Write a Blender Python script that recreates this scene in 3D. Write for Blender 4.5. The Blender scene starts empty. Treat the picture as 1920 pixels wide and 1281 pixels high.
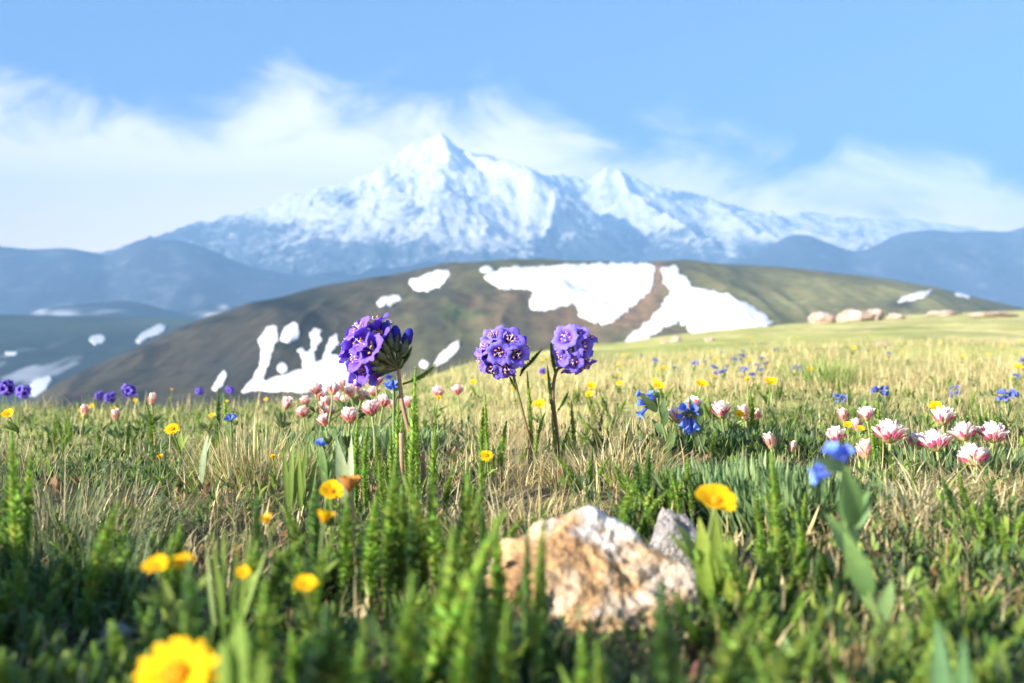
import bpy, math, random
import numpy as np
from mathutils import Vector, Matrix, Quaternion

random.seed(7)
rng = np.random.default_rng(11)
S = bpy.context.scene
COL = S.collection
F = 1867.0            # focal length in pixels of the 1920 px wide photograph
CAM = 0.12            # camera height above the soil
R = math.radians

# ------------------------------------------------------------------ noise
def _hash(ix, iy, seed):
    h = (ix.astype(np.int64) * 374761393 + iy.astype(np.int64) * 668265263 + seed * 982451653) & 0xFFFFFFFF
    h = ((h ^ (h >> 13)) * 1274126177) & 0xFFFFFFFF
    h = h ^ (h >> 16)
    return (h & 0xFFFF) / 65535.0

def vnoise(x, y, seed=0):
    x = np.asarray(x, float); y = np.asarray(y, float)
    ix = np.floor(x); iy = np.floor(y)
    fx = x - ix; fy = y - iy
    fx = fx * fx * (3 - 2 * fx); fy = fy * fy * (3 - 2 * fy)
    a = _hash(ix, iy, seed); b = _hash(ix + 1, iy, seed)
    c = _hash(ix, iy + 1, seed); d = _hash(ix + 1, iy + 1, seed)
    return (a * (1 - fx) + b * fx) * (1 - fy) + (c * (1 - fx) + d * fx) * fy

def fbm(x, y, octv=4, seed=0):
    t = 0; a = 0.5; s = 0
    for i in range(octv):
        t = t + a * vnoise(np.asarray(x) * 2 ** i + 17.3 * i, np.asarray(y) * 2 ** i - 9.1 * i, seed + i)
        s += a; a *= 0.5
    return t / s

def ridged(x, y, octv=5, seed=0):
    t = 0; a = 0.5; s = 0
    for i in range(octv):
        n = 1 - np.abs(2 * vnoise(np.asarray(x) * 2 ** i + 7.7 * i, np.asarray(y) * 2 ** i + 3.1 * i, seed + i) - 1)
        t = t + a * n; s += a; a *= 0.5
    return t / s

def sstep(a, b, x):
    t = np.clip((np.asarray(x, float) - a) / (b - a), 0, 1)
    return t * t * (3 - 2 * t)

# ------------------------------------------------------------------ meadow surface
RIM_PX = np.array([-700, 0, 300, 500, 640, 800, 960, 1170, 1450, 1700, 1920, 2500])
RIM_D = np.array([2.4, 2.6, 2.7, 2.8, 3.2, 6.0, 12.0, 25., 40., 60., 70., 80.])
RIM_Y = np.array([752, 750, 742, 737, 730, 700, 666, 640, 610, 590, 581, 572])
RIM_Z = CAM + (640.5 - RIM_Y) / F * RIM_D - 0.032

def G(x, y):
    """soil height of the meadow"""
    x = np.asarray(x, float); y = np.asarray(y, float)
    yy = np.maximum(y, 0.3)
    u = np.clip(x / yy, -0.9, 0.9) * F + 960
    Rm = np.interp(u, RIM_PX, RIM_D); Zr = np.interp(u, RIM_PX, RIM_Z)
    s = yy / Rm
    z = Zr * np.minimum(s, 1) ** 1.3
    m = (Zr - CAM) / Rm
    e = np.maximum(yy - Rm, 0)
    k = 0.10 + 0.25 / (1 + Rm * 0.2)
    z = z + np.where(e > 0, (m + 0.0) * e - k * e * e / (e + 1.2 * Rm), 0)
    # unseen mound added behind the camera on the left to shade the foreground
    a = x * .848 + y * .530; p = x * .530 - y * .848
    z = z + (.272 + .07 * (fbm(p * 12, a * 0, 3, 19) - .5)) * np.exp(-((a + .62 - .25 * (p + .26)) / .2) ** 2) * sstep(-1.0, -.7, p) * sstep(-.16, -.33, p)
    b = (fbm(x * 9, y * 9, 3, 5) - .5) * 0.022 + (fbm(x * 1.1, y * 1.1, 3, 8) - .5) * 0.02 * np.minimum(yy, 5)
    return z + b * np.where(yy < 2.2, 1, 1.0)

def P(px, py, d):
    return Vector(((px - 960) / F * d, d, CAM + (640.5 - py) / F * d))

def soil(px, d):
    x = (px - 960) / F * d
    return Vector((x, d, float(G(x, d))))

# ------------------------------------------------------------------ materials
def nodes_of(name):
    m = bpy.data.materials.new(name); m.use_nodes = True
    nt = m.node_tree; nt.nodes.clear()
    return m, nt, nt.nodes.new

def lk(nt, a, b): nt.links.new(a, b)

def mat_plant(name, trans=.3, rough=.55, nscale=350, namp=.35, spec=.3, tboost=1.25):
    m, nt, N = nodes_of(name)
    out = N('ShaderNodeOutputMaterial'); at = N('ShaderNodeAttribute'); at.attribute_name = 'tint'
    oi = N('ShaderNodeObjectInfo'); tc = N('ShaderNodeTexCoord')
    no = N('ShaderNodeTexNoise'); no.inputs['Scale'].default_value = nscale; no.inputs['Detail'].default_value = 3
    lk(nt, tc.outputs['Object'], no.inputs['Vector'])
    mr = N('ShaderNodeMapRange'); mr.inputs['To Min'].default_value = 1 - namp; mr.inputs['To Max'].default_value = 1 + namp
    lk(nt, no.outputs['Fac'], mr.inputs['Value'])
    mo = N('ShaderNodeMapRange'); mo.inputs['To Min'].default_value = .82; mo.inputs['To Max'].default_value = 1.15
    lk(nt, oi.outputs['Random'], mo.inputs['Value'])
    mu = N('ShaderNodeMath'); mu.operation = 'MULTIPLY'
    lk(nt, mr.outputs[0], mu.inputs[0]); lk(nt, mo.outputs[0], mu.inputs[1])
    vm = N('ShaderNodeVectorMath'); vm.operation = 'SCALE'
    lk(nt, at.outputs['Color'], vm.inputs[0]); lk(nt, mu.outputs[0], vm.inputs['Scale'])
    bs = N('ShaderNodeBsdfPrincipled'); bs.inputs['Roughness'].default_value = rough
    bs.inputs['Specular IOR Level'].default_value = spec
    lk(nt, vm.outputs[0], bs.inputs['Base Color'])
    tr = N('ShaderNodeBsdfTranslucent')
    v2 = N('ShaderNodeVectorMath'); v2.operation = 'SCALE'; v2.inputs['Scale'].default_value = tboost
    lk(nt, vm.outputs[0], v2.inputs[0]); lk(nt, v2.outputs[0], tr.inputs['Color'])
    mx = N('ShaderNodeMixShader'); mx.inputs[0].default_value = trans
    lk(nt, bs.outputs[0], mx.inputs[1]); lk(nt, tr.outputs[0], mx.inputs[2]); lk(nt, mx.outputs[0], out.inputs['Surface'])
    return m

M_PETAL = mat_plant('petal', .22, .75, 900, .20, .12)
M_LEAF = mat_plant('leaf', .38, .5, 300, .22, .35)
M_STEM = mat_plant('stem', .06, .55, 600, .25, .3)
M_GRASS = mat_plant('grass_blade', .38, .5, 120, .25, .35)

def mat_rock(name, cols, scale, bump=.6, seed=0.0):
    m, nt, N = nodes_of(name)
    out = N('ShaderNodeOutputMaterial'); bs = N('ShaderNodeBsdfPrincipled'); bs.inputs['Roughness'].default_value = .85
    tc = N('ShaderNodeTexCoord'); mp = N('ShaderNodeMapping'); mp.inputs['Location'].default_value = (seed, seed * 2, 0)
    lk(nt, tc.outputs['Object'], mp.inputs['Vector'])
    n1 = N('ShaderNodeTexNoise'); n1.inputs['Scale'].default_value = scale; n1.inputs['Detail'].default_value = 6; n1.inputs['Distortion'].default_value = .6
    lk(nt, mp.outputs[0], n1.inputs['Vector'])
    cr = N('ShaderNodeValToRGB'); el = cr.color_ramp.elements
    while len(el) < len(cols): el.new(.5)
    for e, (p, c) in zip(el, cols): e.position = p; e.color = (*c, 1)
    lk(nt, n1.outputs['Fac'], cr.inputs[0])
    n2 = N('ShaderNodeTexNoise'); n2.inputs['Scale'].default_value = scale * 7; n2.inputs['Detail'].default_value = 5
    lk(nt, mp.outputs[0], n2.inputs['Vector'])
    mr = N('ShaderNodeMapRange'); mr.inputs['From Min'].default_value = .3; mr.inputs['From Max'].default_value = .65
    mr.inputs['To Min'].default_value = .62; mr.inputs['To Max'].default_value = 1.08
    lk(nt, n2.outputs['Fac'], mr.inputs['Value'])
    vm = N('ShaderNodeVectorMath'); vm.operation = 'SCALE'
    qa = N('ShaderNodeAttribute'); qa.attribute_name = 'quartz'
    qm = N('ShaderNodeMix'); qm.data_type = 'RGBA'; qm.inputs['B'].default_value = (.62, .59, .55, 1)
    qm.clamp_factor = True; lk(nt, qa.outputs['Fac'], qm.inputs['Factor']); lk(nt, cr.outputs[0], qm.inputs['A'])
    vo = N('ShaderNodeTexVoronoi'); vo.feature = 'DISTANCE_TO_EDGE'; vo.inputs['Scale'].default_value = scale * .9
    wv = N('ShaderNodeVectorMath'); wv.operation = 'MULTIPLY_ADD'; wv.inputs[1].default_value = (.6 / scale,) * 3
    lk(nt, n2.outputs['Color'], wv.inputs[0]); lk(nt, mp.outputs[0], wv.inputs[2]); lk(nt, wv.outputs[0], vo.inputs['Vector'])
    vr = N('ShaderNodeMapRange'); vr.inputs['From Max'].default_value = .04; vr.inputs['To Min'].default_value = .5
    lk(nt, vo.outputs['Distance'], vr.inputs['Value'])
    vmul = N('ShaderNodeMath'); vmul.operation = 'MULTIPLY'; lk(nt, mr.outputs[0], vmul.inputs[0]); lk(nt, vr.outputs[0], vmul.inputs[1])
    lk(nt, qm.outputs['Result'], vm.inputs[0]); lk(nt, vmul.outputs[0], vm.inputs['Scale']); lk(nt, vm.outputs[0], bs.inputs['Base Color'])
    bp = N('ShaderNodeBump'); bp.inputs['Strength'].default_value = bump; bp.inputs['Distance'].default_value = .3 / scale
    lk(nt, n2.outputs['Fac'], bp.inputs['Height']); lk(nt, bp.outputs[0], bs.inputs['Normal'])
    lk(nt, bs.outputs[0], out.inputs['Surface'])
    return m

def mat_attr(name, nscale, amp, rough=.9, bump=0, bdist=1.0, detail=6):
    m, nt, N = nodes_of(name)
    out = N('ShaderNodeOutputMaterial'); bs = N('ShaderNodeBsdfPrincipled'); bs.inputs['Roughness'].default_value = rough
    bs.inputs['Specular IOR Level'].default_value = .15
    at = N('ShaderNodeAttribute'); at.attribute_name = 'tint'
    ge = N('ShaderNodeNewGeometry')
    no = N('ShaderNodeTexNoise'); no.inputs['Scale'].default_value = nscale; no.inputs['Detail'].default_value = detail
    no.inputs['Roughness'].default_value = .65
    lk(nt, ge.outputs['Position'], no.inputs['Vector'])
    mr = N('ShaderNodeMapRange'); mr.inputs['From Min'].default_value = .25; mr.inputs['From Max'].default_value = .75
    mr.inputs['To Min'].default_value = 1 - amp; mr.inputs['To Max'].default_value = 1 + amp
    lk(nt, no.outputs['Fac'], mr.inputs['Value'])
    vm = N('ShaderNodeVectorMath'); vm.operation = 'SCALE'
    lk(nt, at.outputs['Color'], vm.inputs[0]); lk(nt, mr.outputs[0], vm.inputs['Scale']); lk(nt, vm.outputs[0], bs.inputs['Base Color'])
    if bump:
        bp = N('ShaderNodeBump'); bp.inputs['Strength'].default_value = bump; bp.inputs['Distance'].default_value = bdist
        lk(nt, no.outputs['Fac'], bp.inputs['Height']); lk(nt, bp.outputs[0], bs.inputs['Normal'])
    lk(nt, bs.outputs[0], out.inputs['Surface'])
    return m

def mat_snow():
    m, nt, N = nodes_of('snow')
    out = N('ShaderNodeOutputMaterial'); bs = N('ShaderNodeBsdfPrincipled'); bs.inputs['Roughness'].default_value = .6
    ge = N('ShaderNodeNewGeometry'); no = N('ShaderNodeTexNoise'); no.inputs['Scale'].default_value = .25; no.inputs['Detail'].default_value = 6
    lk(nt, ge.outputs['Position'], no.inputs['Vector'])
    cr = N('ShaderNodeValToRGB'); cr.color_ramp.elements[0].position = .3; cr.color_ramp.elements[0].color = (.78, .77, .75, 1)
    cr.color_ramp.elements[1].position = .6; cr.color_ramp.elements[1].color = (.88, .88, .88, 1)
    lk(nt, no.outputs['Fac'], cr.inputs[0]); lk(nt, cr.outputs[0], bs.inputs['Base Color'])
    lk(nt, bs.outputs[0], out.inputs['Surface'])
    return m

def mat_mountain():
    """snow over dark rock, plus a shaded flank painted dark: the 'snow' attribute plus fine noise decides"""
    m, nt, N = nodes_of('snowy_rock')
    out = N('ShaderNodeOutputMaterial'); bs = N('ShaderNodeBsdfPrincipled'); bs.inputs['Roughness'].default_value = .8
    bs.inputs['Specular IOR Level'].default_value = .1
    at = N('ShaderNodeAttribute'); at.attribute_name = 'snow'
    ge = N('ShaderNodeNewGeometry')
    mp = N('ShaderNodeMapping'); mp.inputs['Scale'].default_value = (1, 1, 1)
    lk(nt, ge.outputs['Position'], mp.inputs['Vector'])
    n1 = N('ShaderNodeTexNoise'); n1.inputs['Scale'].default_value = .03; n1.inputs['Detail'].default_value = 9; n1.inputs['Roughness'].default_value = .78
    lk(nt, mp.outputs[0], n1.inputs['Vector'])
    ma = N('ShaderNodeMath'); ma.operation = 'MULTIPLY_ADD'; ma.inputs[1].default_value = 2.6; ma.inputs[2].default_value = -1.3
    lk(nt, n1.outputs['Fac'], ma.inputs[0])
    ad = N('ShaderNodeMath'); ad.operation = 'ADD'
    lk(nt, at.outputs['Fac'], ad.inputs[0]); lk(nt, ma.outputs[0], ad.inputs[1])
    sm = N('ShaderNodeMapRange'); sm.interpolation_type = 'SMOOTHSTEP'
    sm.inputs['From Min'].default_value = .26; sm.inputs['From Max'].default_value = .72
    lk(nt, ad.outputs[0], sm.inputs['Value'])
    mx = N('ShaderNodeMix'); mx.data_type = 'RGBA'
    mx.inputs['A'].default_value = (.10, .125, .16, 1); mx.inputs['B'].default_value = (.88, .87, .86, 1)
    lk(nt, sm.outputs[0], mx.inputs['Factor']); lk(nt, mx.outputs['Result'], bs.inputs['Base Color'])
    lk(nt, bs.outputs[0], out.inputs['Surface'])
    return m

# ------------------------------------------------------------------ object helpers
def tag(o, label=None, cat=None, group=None, kind=None):
    if label: o['label'] = label
    if cat: o['category'] = cat
    if group: o['group'] = group
    if kind: o['kind'] = kind
    return o

def thing(name, label, cat, loc=(0, 0, 0), group=None):
    o = bpy.data.objects.new(name, None); COL.objects.link(o); o.empty_display_size = .01
    o.location = loc
    return tag(o, label, cat, group)

def copy_tree(o, parent=None):
    c = o.copy(); COL.objects.link(c)
    c.parent = parent
    for ch in o.children: copy_tree(ch, c)
    return c

def grid_mesh(name, V, faces, attrs, mat, smooth=True):
    me = bpy.data.meshes.new(name)
    V = np.asarray(V, np.float32).reshape(-1, 3); faces = np.asarray(faces, np.int32)
    k = faces.shape[1]
    me.vertices.add(len(V)); me.vertices.foreach_set('co', V.ravel())
    me.loops.add(faces.size); me.loops.foreach_set('vertex_index', faces.ravel())
    me.polygons.add(len(faces)); me.polygons.foreach_set('loop_start', np.arange(0, faces.size, k, dtype=np.int32))
    me.polygons.foreach_set('loop_total', np.full(len(faces), k, np.int32))
    me.update(calc_edges=True)
    for an, arr in attrs.items():
        arr = np.asarray(arr, np.float32)
        if arr.ndim == 1:
            a = me.attributes.new(an, 'FLOAT', 'POINT'); a.data.foreach_set('value', arr)
        else:
            a = me.attributes.new(an, 'FLOAT_COLOR', 'POINT')
            a.data.foreach_set('color', np.concatenate([arr, np.ones((len(arr), 1), np.float32)], 1).ravel())
    me.polygons.foreach_set('use_smooth', np.full(len(faces), smooth))
    me.materials.append(mat)
    me.validate()
    return me

def link(name, me, parent=None):
    o = bpy.data.objects.new(name, me); COL.objects.link(o)
    if parent is not None: o.parent = parent
    return o

def quads(nr, nc):
    i = np.arange((nr - 1) * nc).reshape(nr - 1, nc)[:, :-1].ravel()
    return np.stack([i, i + 1, i + nc + 1, i + nc], 1)

class MB:
    def __init__(s, org=(0, 0, 0)): s.v = []; s.f = []; s.c = []; s.org = Vector(org)
    def add(s, vs, fs, cs):
        b = len(s.v); s.v += [tuple(Vector(v) - s.org) for v in vs]; s.f += [tuple(b + i for i in f) for f in fs]; s.c += list(cs)
    def tube(s, pts, rads, col, n=6, col2=None):
        pts = [Vector(p) for p in pts]; vs = []; cs = []; fs = []
        m = len(pts)
        for i, p in enumerate(pts):
            t = (pts[min(i + 1, m - 1)] - pts[max(i - 1, 0)]).normalized()
            a = t.orthogonal().normalized() if i == 0 else (a - t * a.dot(t)).normalized()
            b = t.cross(a)
            r = rads[i] if hasattr(rads, '__len__') else rads
            q = i / max(m - 1, 1)
            c = col if col2 is None else tuple(col[k] * (1 - q) + col2[k] * q for k in range(3))
            for j in range(n):
                an = 2 * math.pi * j / n
                vs.append(p + a * math.cos(an) * r + b * math.sin(an) * r); cs.append(c)
        for i in range(m - 1):
            for j in range(n):
                fs.append((i * n + j, i * n + (j + 1) % n, (i + 1) * n + (j + 1) % n, (i + 1) * n + j))
        fs.append(tuple(range(n))[::-1]); fs.append(tuple((m - 1) * n + j for j in range(n)))
        s.add(vs, fs, cs)
    def blob(s, c, r, col, n=6, m=4, axis=None, ln=1.0):
        c = Vector(c); ax = Vector(axis).normalized() if axis is not None else Vector((0, 0, 1))
        q = ax.to_track_quat('Z', 'Y'); vs = []; fs = []
        for i in range(m + 1):
            th = math.pi * i / m
            for j in range(n):
                ph = 2 * math.pi * j / n
                vs.append(c + q @ Vector((math.sin(th) * math.cos(ph) * r, math.sin(th) * math.sin(ph) * r, -math.cos(th) * r * ln)))
        for i in range(m):
            for j in range(n): fs.append((i * n + j, i * n + (j + 1) % n, (i + 1) * n + (j + 1) % n, (i + 1) * n + j))
        s.add(vs, fs, [col] * len(vs))
    def leaf(s, base, d, up, L, W, col, col2=None, curl=0.0, fold=.25, prof='ovate', k=6, mid=None, cup=0):
        """a leaf or petal: strip of three vertices across, d = direction, up = face normal"""
        base = Vector(base); d = Vector(d).normalized(); up = Vector(up); up = (up - d * up.dot(d)).normalized(); w = d.cross(up)
        vs = []; cs = []; fs = []; p = base.copy(); ang = 0
        for i in range(k + 1):
            t = i / k
            if prof == 'ovate': h = math.sin(math.pi * min(1, t * .93 + .05)) ** .8 * (1 if t < .5 else 1 - .12 * (t - .5))
            elif prof == 'petal': h = (.25 + .75 * math.sin(min(t * 1.5, 1.0) * math.pi / 2)) * (1 if t < .75 else math.sqrt(max(0.05, 1 - ((t - .75) / .27) ** 2)))
            elif prof == 'lance': h = math.sin(math.pi * (t * .97 + .02) ** .75) ** .9
            else: h = (1 - t) ** .6
            a = curl * t
            dd = d * math.cos(a) - up * math.sin(a); uu = up * math.cos(a) + d * math.sin(a)
            if i: p = p + dd * (L / k)
            hw = W * .5 * max(h, .04)
            e = uu * (fold * hw + cup * hw * math.sin(math.pi * t))
            c = col if col2 is None else tuple(col[q] * (1 - t) + col2[q] * t for q in range(3))
            cm = c if mid is None else tuple(c[q] * mid[q] for q in range(3))
            vs += [p - w * hw + e, p, p + w * hw + e]; cs += [c, cm, c]
        for i in range(k):
            b = i * 3
            fs += [(b, b + 1, b + 4, b + 3), (b + 1, b + 2, b + 5, b + 4)]
        s.add(vs, fs, cs)
    def mesh(s, name, mat):
        me = bpy.data.meshes.new(name); me.from_pydata(s.v, [], s.f); me.update()
        a = me.attributes.new('tint', 'FLOAT_COLOR', 'POINT')
        a.data.foreach_set('color', np.array([(*c[:3], 1) for c in s.c], np.float32).ravel())
        me.polygons.foreach_set('use_smooth', np.full(len(me.polygons), True))
        me.materials.append(mat); return me
    def build(s, name, mat, parent=None):
        return link(name, s.mesh(name, mat), parent)

def jit(c, a=.15):
    k = 1 + random.uniform(-a, a)
    return tuple(max(0, x * k * (1 + random.uniform(-a, a) * .4)) for x in c)

def bez(pts, n=10):
    """smooth curve through points (Catmull-Rom)"""
    pts = [Vector(p) for p in pts]; q = [pts[0] * 2 - pts[1]] + pts + [pts[-1] * 2 - pts[-2]]
    out = []
    for i in range(1, len(q) - 2):
        for j in range(n):
            t = j / n
            a, b, c, d = q[i - 1], q[i], q[i + 1], q[i + 2]
            out.append(.5 * ((2 * b) + (c - a) * t + (2 * a - 5 * b + 4 * c - d) * t * t + (3 * b - a - 3 * c + d) * t ** 3))
    out.append(pts[-1])
    return out

# ================================================================== SETTING
M_MEADOW = mat_attr('meadow_turf', 38, .4, .95, .5, .01)
M_FARMEADOW = M_MEADOW
M_HILL = mat_attr('hill_turf', .25, .4, .95, .7, .6, 9)
M_FOREST = mat_attr('forest_slope', .05, .4, .95)
M_SNOW = mat_snow()
M_MOUNT = mat_mountain()

def far_turf_colour(x, y):
    n = fbm(x * .5, y * .22, 4, 31); n2 = fbm(x * .12, y * .06, 3, 40); n3 = fbm(x * 2.5, y * 1.2, 3, 77)
    tan = np.array([.58, .50, .23]); grn = np.array([.30, .33, .09]); oli = np.array([.46, .41, .16])
    w = sstep(.44, .64, n)[..., None]; w2 = sstep(.35, .65, n2)[..., None]
    c = tan * w + grn * (1 - w); c = c * .55 + (oli * w2 + tan * (1 - w2)) * .45
    n4 = fbm(x * 1.3, y * .5, 3, 91)[..., None]; g = sstep(.56, .68, n4) * .6; c = c * (1 - g) + np.array([.20, .25, .07]) * g
    return c * (.7 + .6 * n3[..., None])

def blobs(PX, PY, L):
    out = 0
    for (cx, cy, rx, ry, a) in L:
        out = np.maximum(out, a * np.exp(-(((PX - cx) / rx) ** 2 + ((PY - cy) / ry) ** 2)))
    return out

def tan_zone(px, d):
    """how straw-coloured the turf is: 0 green, 1 straw"""
    py = 640 + .10 / d * F
    z = .30 + blobs(px, py, [(1010, 800, 190, 75, .75), (940, 870, 90, 60, .6), (1730, 880, 170, 75, .6), (480, 830, 110, 55, .5), (1500, 725, 600, 26, .35), (1180, 800, 90, 60, .6), (1820, 770, 160, 40, .3)])
    z = z + .55 * sstep(1.2, 2.3, d) * sstep(750, 1050, px)
    z = z - blobs(px, py, [(150, 820, 260, 90, .16), (300, 1150, 500, 180, .28), (1420, 860, 160, 80, .3)])
    return z

# near meadow: one sheet, log spaced rows in depth
rows = np.concatenate([np.linspace(-3, -1, 8), np.linspace(-.95, .07, 52), np.geomspace(.08, 420, 330)])
cols = np.linspace(-1.3, 1.3, 420)
yy = np.repeat(rows[:, None], len(cols), 1)
xx = cols[None, :] * np.maximum(np.abs(yy), 0.9) * np.where(yy < 0, 1.0, 1.0)
zz = G(xx, yy)
# keep the frontal band (before frame) flat and continuous
zz = np.maximum(zz, -108)
tc = far_turf_colour(xx, yy)
near = sstep(.85, 1.7, yy)[..., None]
tz = np.clip(tan_zone(xx / np.maximum(yy, .1) * F + 960, np.maximum(yy, .1)), 0, 1)[..., None]
soilc = (np.array([.035, .028, .018]) * (1 - tz) + np.array([.20, .15, .085]) * tz) * (.6 + .8 * fbm(xx * 60, yy * 60, 3, 3)[..., None])
tc = soilc * (1 - near) + tc * near
me = grid_mesh('meadow', np.stack([xx, yy, zz], -1), quads(len(rows), len(cols)), {'tint': tc.reshape(-1, 3)}, M_MEADOW)
tag(link('meadow', me), kind='structure')

# valley floor to the horizon
gx = np.linspace(-6400, 6400, 60); gy = np.linspace(-400, 5250, 50)
gx, gy = np.meshgrid(gx, gy)
gz = -112 + (fbm(gx * .002, gy * .002, 3, 2) - .5) * 6
vc = np.array([.06, .075, .04]) * (.6 + .8 * fbm(gx * .01, gy * .01, 3, 9)[..., None])
me = grid_mesh('valley', np.stack([gx, gy, gz], -1), quads(50, 60), {'tint': vc.reshape(-1, 3)}, M_FOREST)
tag(link('valley', me), kind='structure')

class Hill:
    def __init__(s, sil, Dr, Df, footy, amp, nsc, seed, prof=.85, back=.7):
        s.sx = np.array([p[0] for p in sil], float); s.sy = np.array([p[1] for p in sil], float)
        s.Dr, s.Df, s.amp, s.nsc, s.seed, s.prof, s.back, s.footy = Dr, Df, amp, nsc, seed, prof, back, footy
    def pos(s, px, t):
        """t: 0 foot, 1 ridge, >1 behind the ridge"""
        px = np.asarray(px, float); t = np.asarray(t, float)
        ry = np.interp(px, s.sx, s.sy)
        for o in (-14, 14): ry = ry + np.interp(px + o, s.sx, s.sy)
        ry = ry / 3
        d = s.Df + (s.Dr - s.Df) * t
        zr = CAM + (640.5 - ry) / F * s.Dr
        zf = CAM + (640.5 - s.footy) / F * s.Df
        tt = np.clip(t, 0, 1)
        z = zf + (zr - zf) * np.sin(tt * math.pi / 2) ** s.prof
        z = z - np.maximum(t - 1, 0) ** 2 * (s.Dr - s.Df) * s.back
        x = (px - 960) / F * d
        n = (ridged(x * s.nsc, d * s.nsc * .45, 5, s.seed) - .6)
        z = z + n * s.amp * np.clip(1.15 - t, 0.12, 1) * np.clip(t * 4, 0, 1)
        return x, d, z
    def build(s, name, mat, px0, px1, step, nt, colour):
        px = np.arange(px0, px1 + 1, step); t = np.linspace(-.15, 1.5, nt)
        T, PX = np.meshgrid(t, px, indexing='ij')
        x, d, z = s.pos(PX, T)
        py = 640.5 - (z - CAM) / d * F
        c = colour(PX, py, x, d, z)
        me = grid_mesh(name, np.stack([x, d, z], -1), quads(nt, len(px)), c, mat)
        return tag(link(name, me), kind='structure')
    def drape(s, poly, name, label, group, lift=.25, step=1.4, rough=1.8):
        """a snow patch lying on the slope inside the outline"""
        poly = np.array(poly, float)
        x0, x1 = poly[:, 0].min() - 3, poly[:, 0].max() + 3
        y0, y1 = poly[:, 1].min() - 3, poly[:, 1].max() + 3
        pxs = np.arange(x0, x1, step); pys = np.arange(y0, y1, step)
        ts = np.linspace(0, 1.0, 500)
        inside = np.zeros((len(pys), len(pxs)), bool); W = np.zeros((len(pys), len(pxs), 3))
        PX, PY = np.meshgrid(pxs, pys)
        wx = PX + (fbm(PX * .13, PY * .13, 5, 50) - .5) * rough * 6; wy = PY + (fbm(PX * .13, PY * .13, 5, 60) - .5) * rough * 6
        n = len(poly)
        for i in range(n):
            (ax, ay), (bx, by) = poly[i], poly[(i + 1) % n]
            if ay == by: continue
            c = ((ay > wy) != (by > wy)) & (wx < (bx - ax) * (wy - ay) / (by - ay) + ax)
            inside ^= c
        for j, p in enumerate(pxs):
            x, d, z = s.pos(np.full(ts.shape, p), ts)
            py = 640.5 - (z - CAM) / d * F
            m = np.minimum.accumulate(py)
            t = np.interp(-pys, -m, ts)
            x, d, z = s.pos(np.full(pys.shape, p), t)
            W[:, j, 0] = x; W[:, j, 1] = d; W[:, j, 2] = z
            inside[:, j] &= (pys >= m[-1] - .5)
        idx = -np.ones(inside.shape, int)
        cell = inside[:-1, :-1] & inside[1:, :-1] & inside[:-1, 1:] & inside[1:, 1:]
        if not cell.any(): return None
        use = np.zeros(inside.shape, bool)
        for a, b in ((0, 0), (1, 0), (0, 1), (1, 1)):
            use[a:a + cell.shape[0], b:b + cell.shape[1]] |= cell
        idx[use] = np.arange(use.sum())
        V = W[use]; nv = len(V)
        ii, jj = np.nonzero(cell)
        top = np.stack([idx[ii + 1, jj], idx[ii + 1, jj + 1], idx[ii, jj + 1], idx[ii, jj]], 1)
        # rim edges drop to the slope so that the patch has a thickness
        from collections import Counter
        ed = {}
        for q in top:
            for a in range(4):
                e = (int(q[a]), int(q[(a + 1) % 4])); ed[e] = ed.get(e, 0) + 1
        rim = [e for e in ed if (e[1], e[0]) not in ed]
        Vt = V + np.array([0, 0, lift]); Vb = V + np.array([0, 0, -lift])
        side = np.array([(a, a + nv, b + nv, b) for a, b in rim])
        me = grid_mesh(name, np.concatenate([Vt, Vb]), np.concatenate([top, side]), {}, M_SNOW)
        o = link(name, me)
        return tag(o, label, 'snow patch', group)

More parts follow.
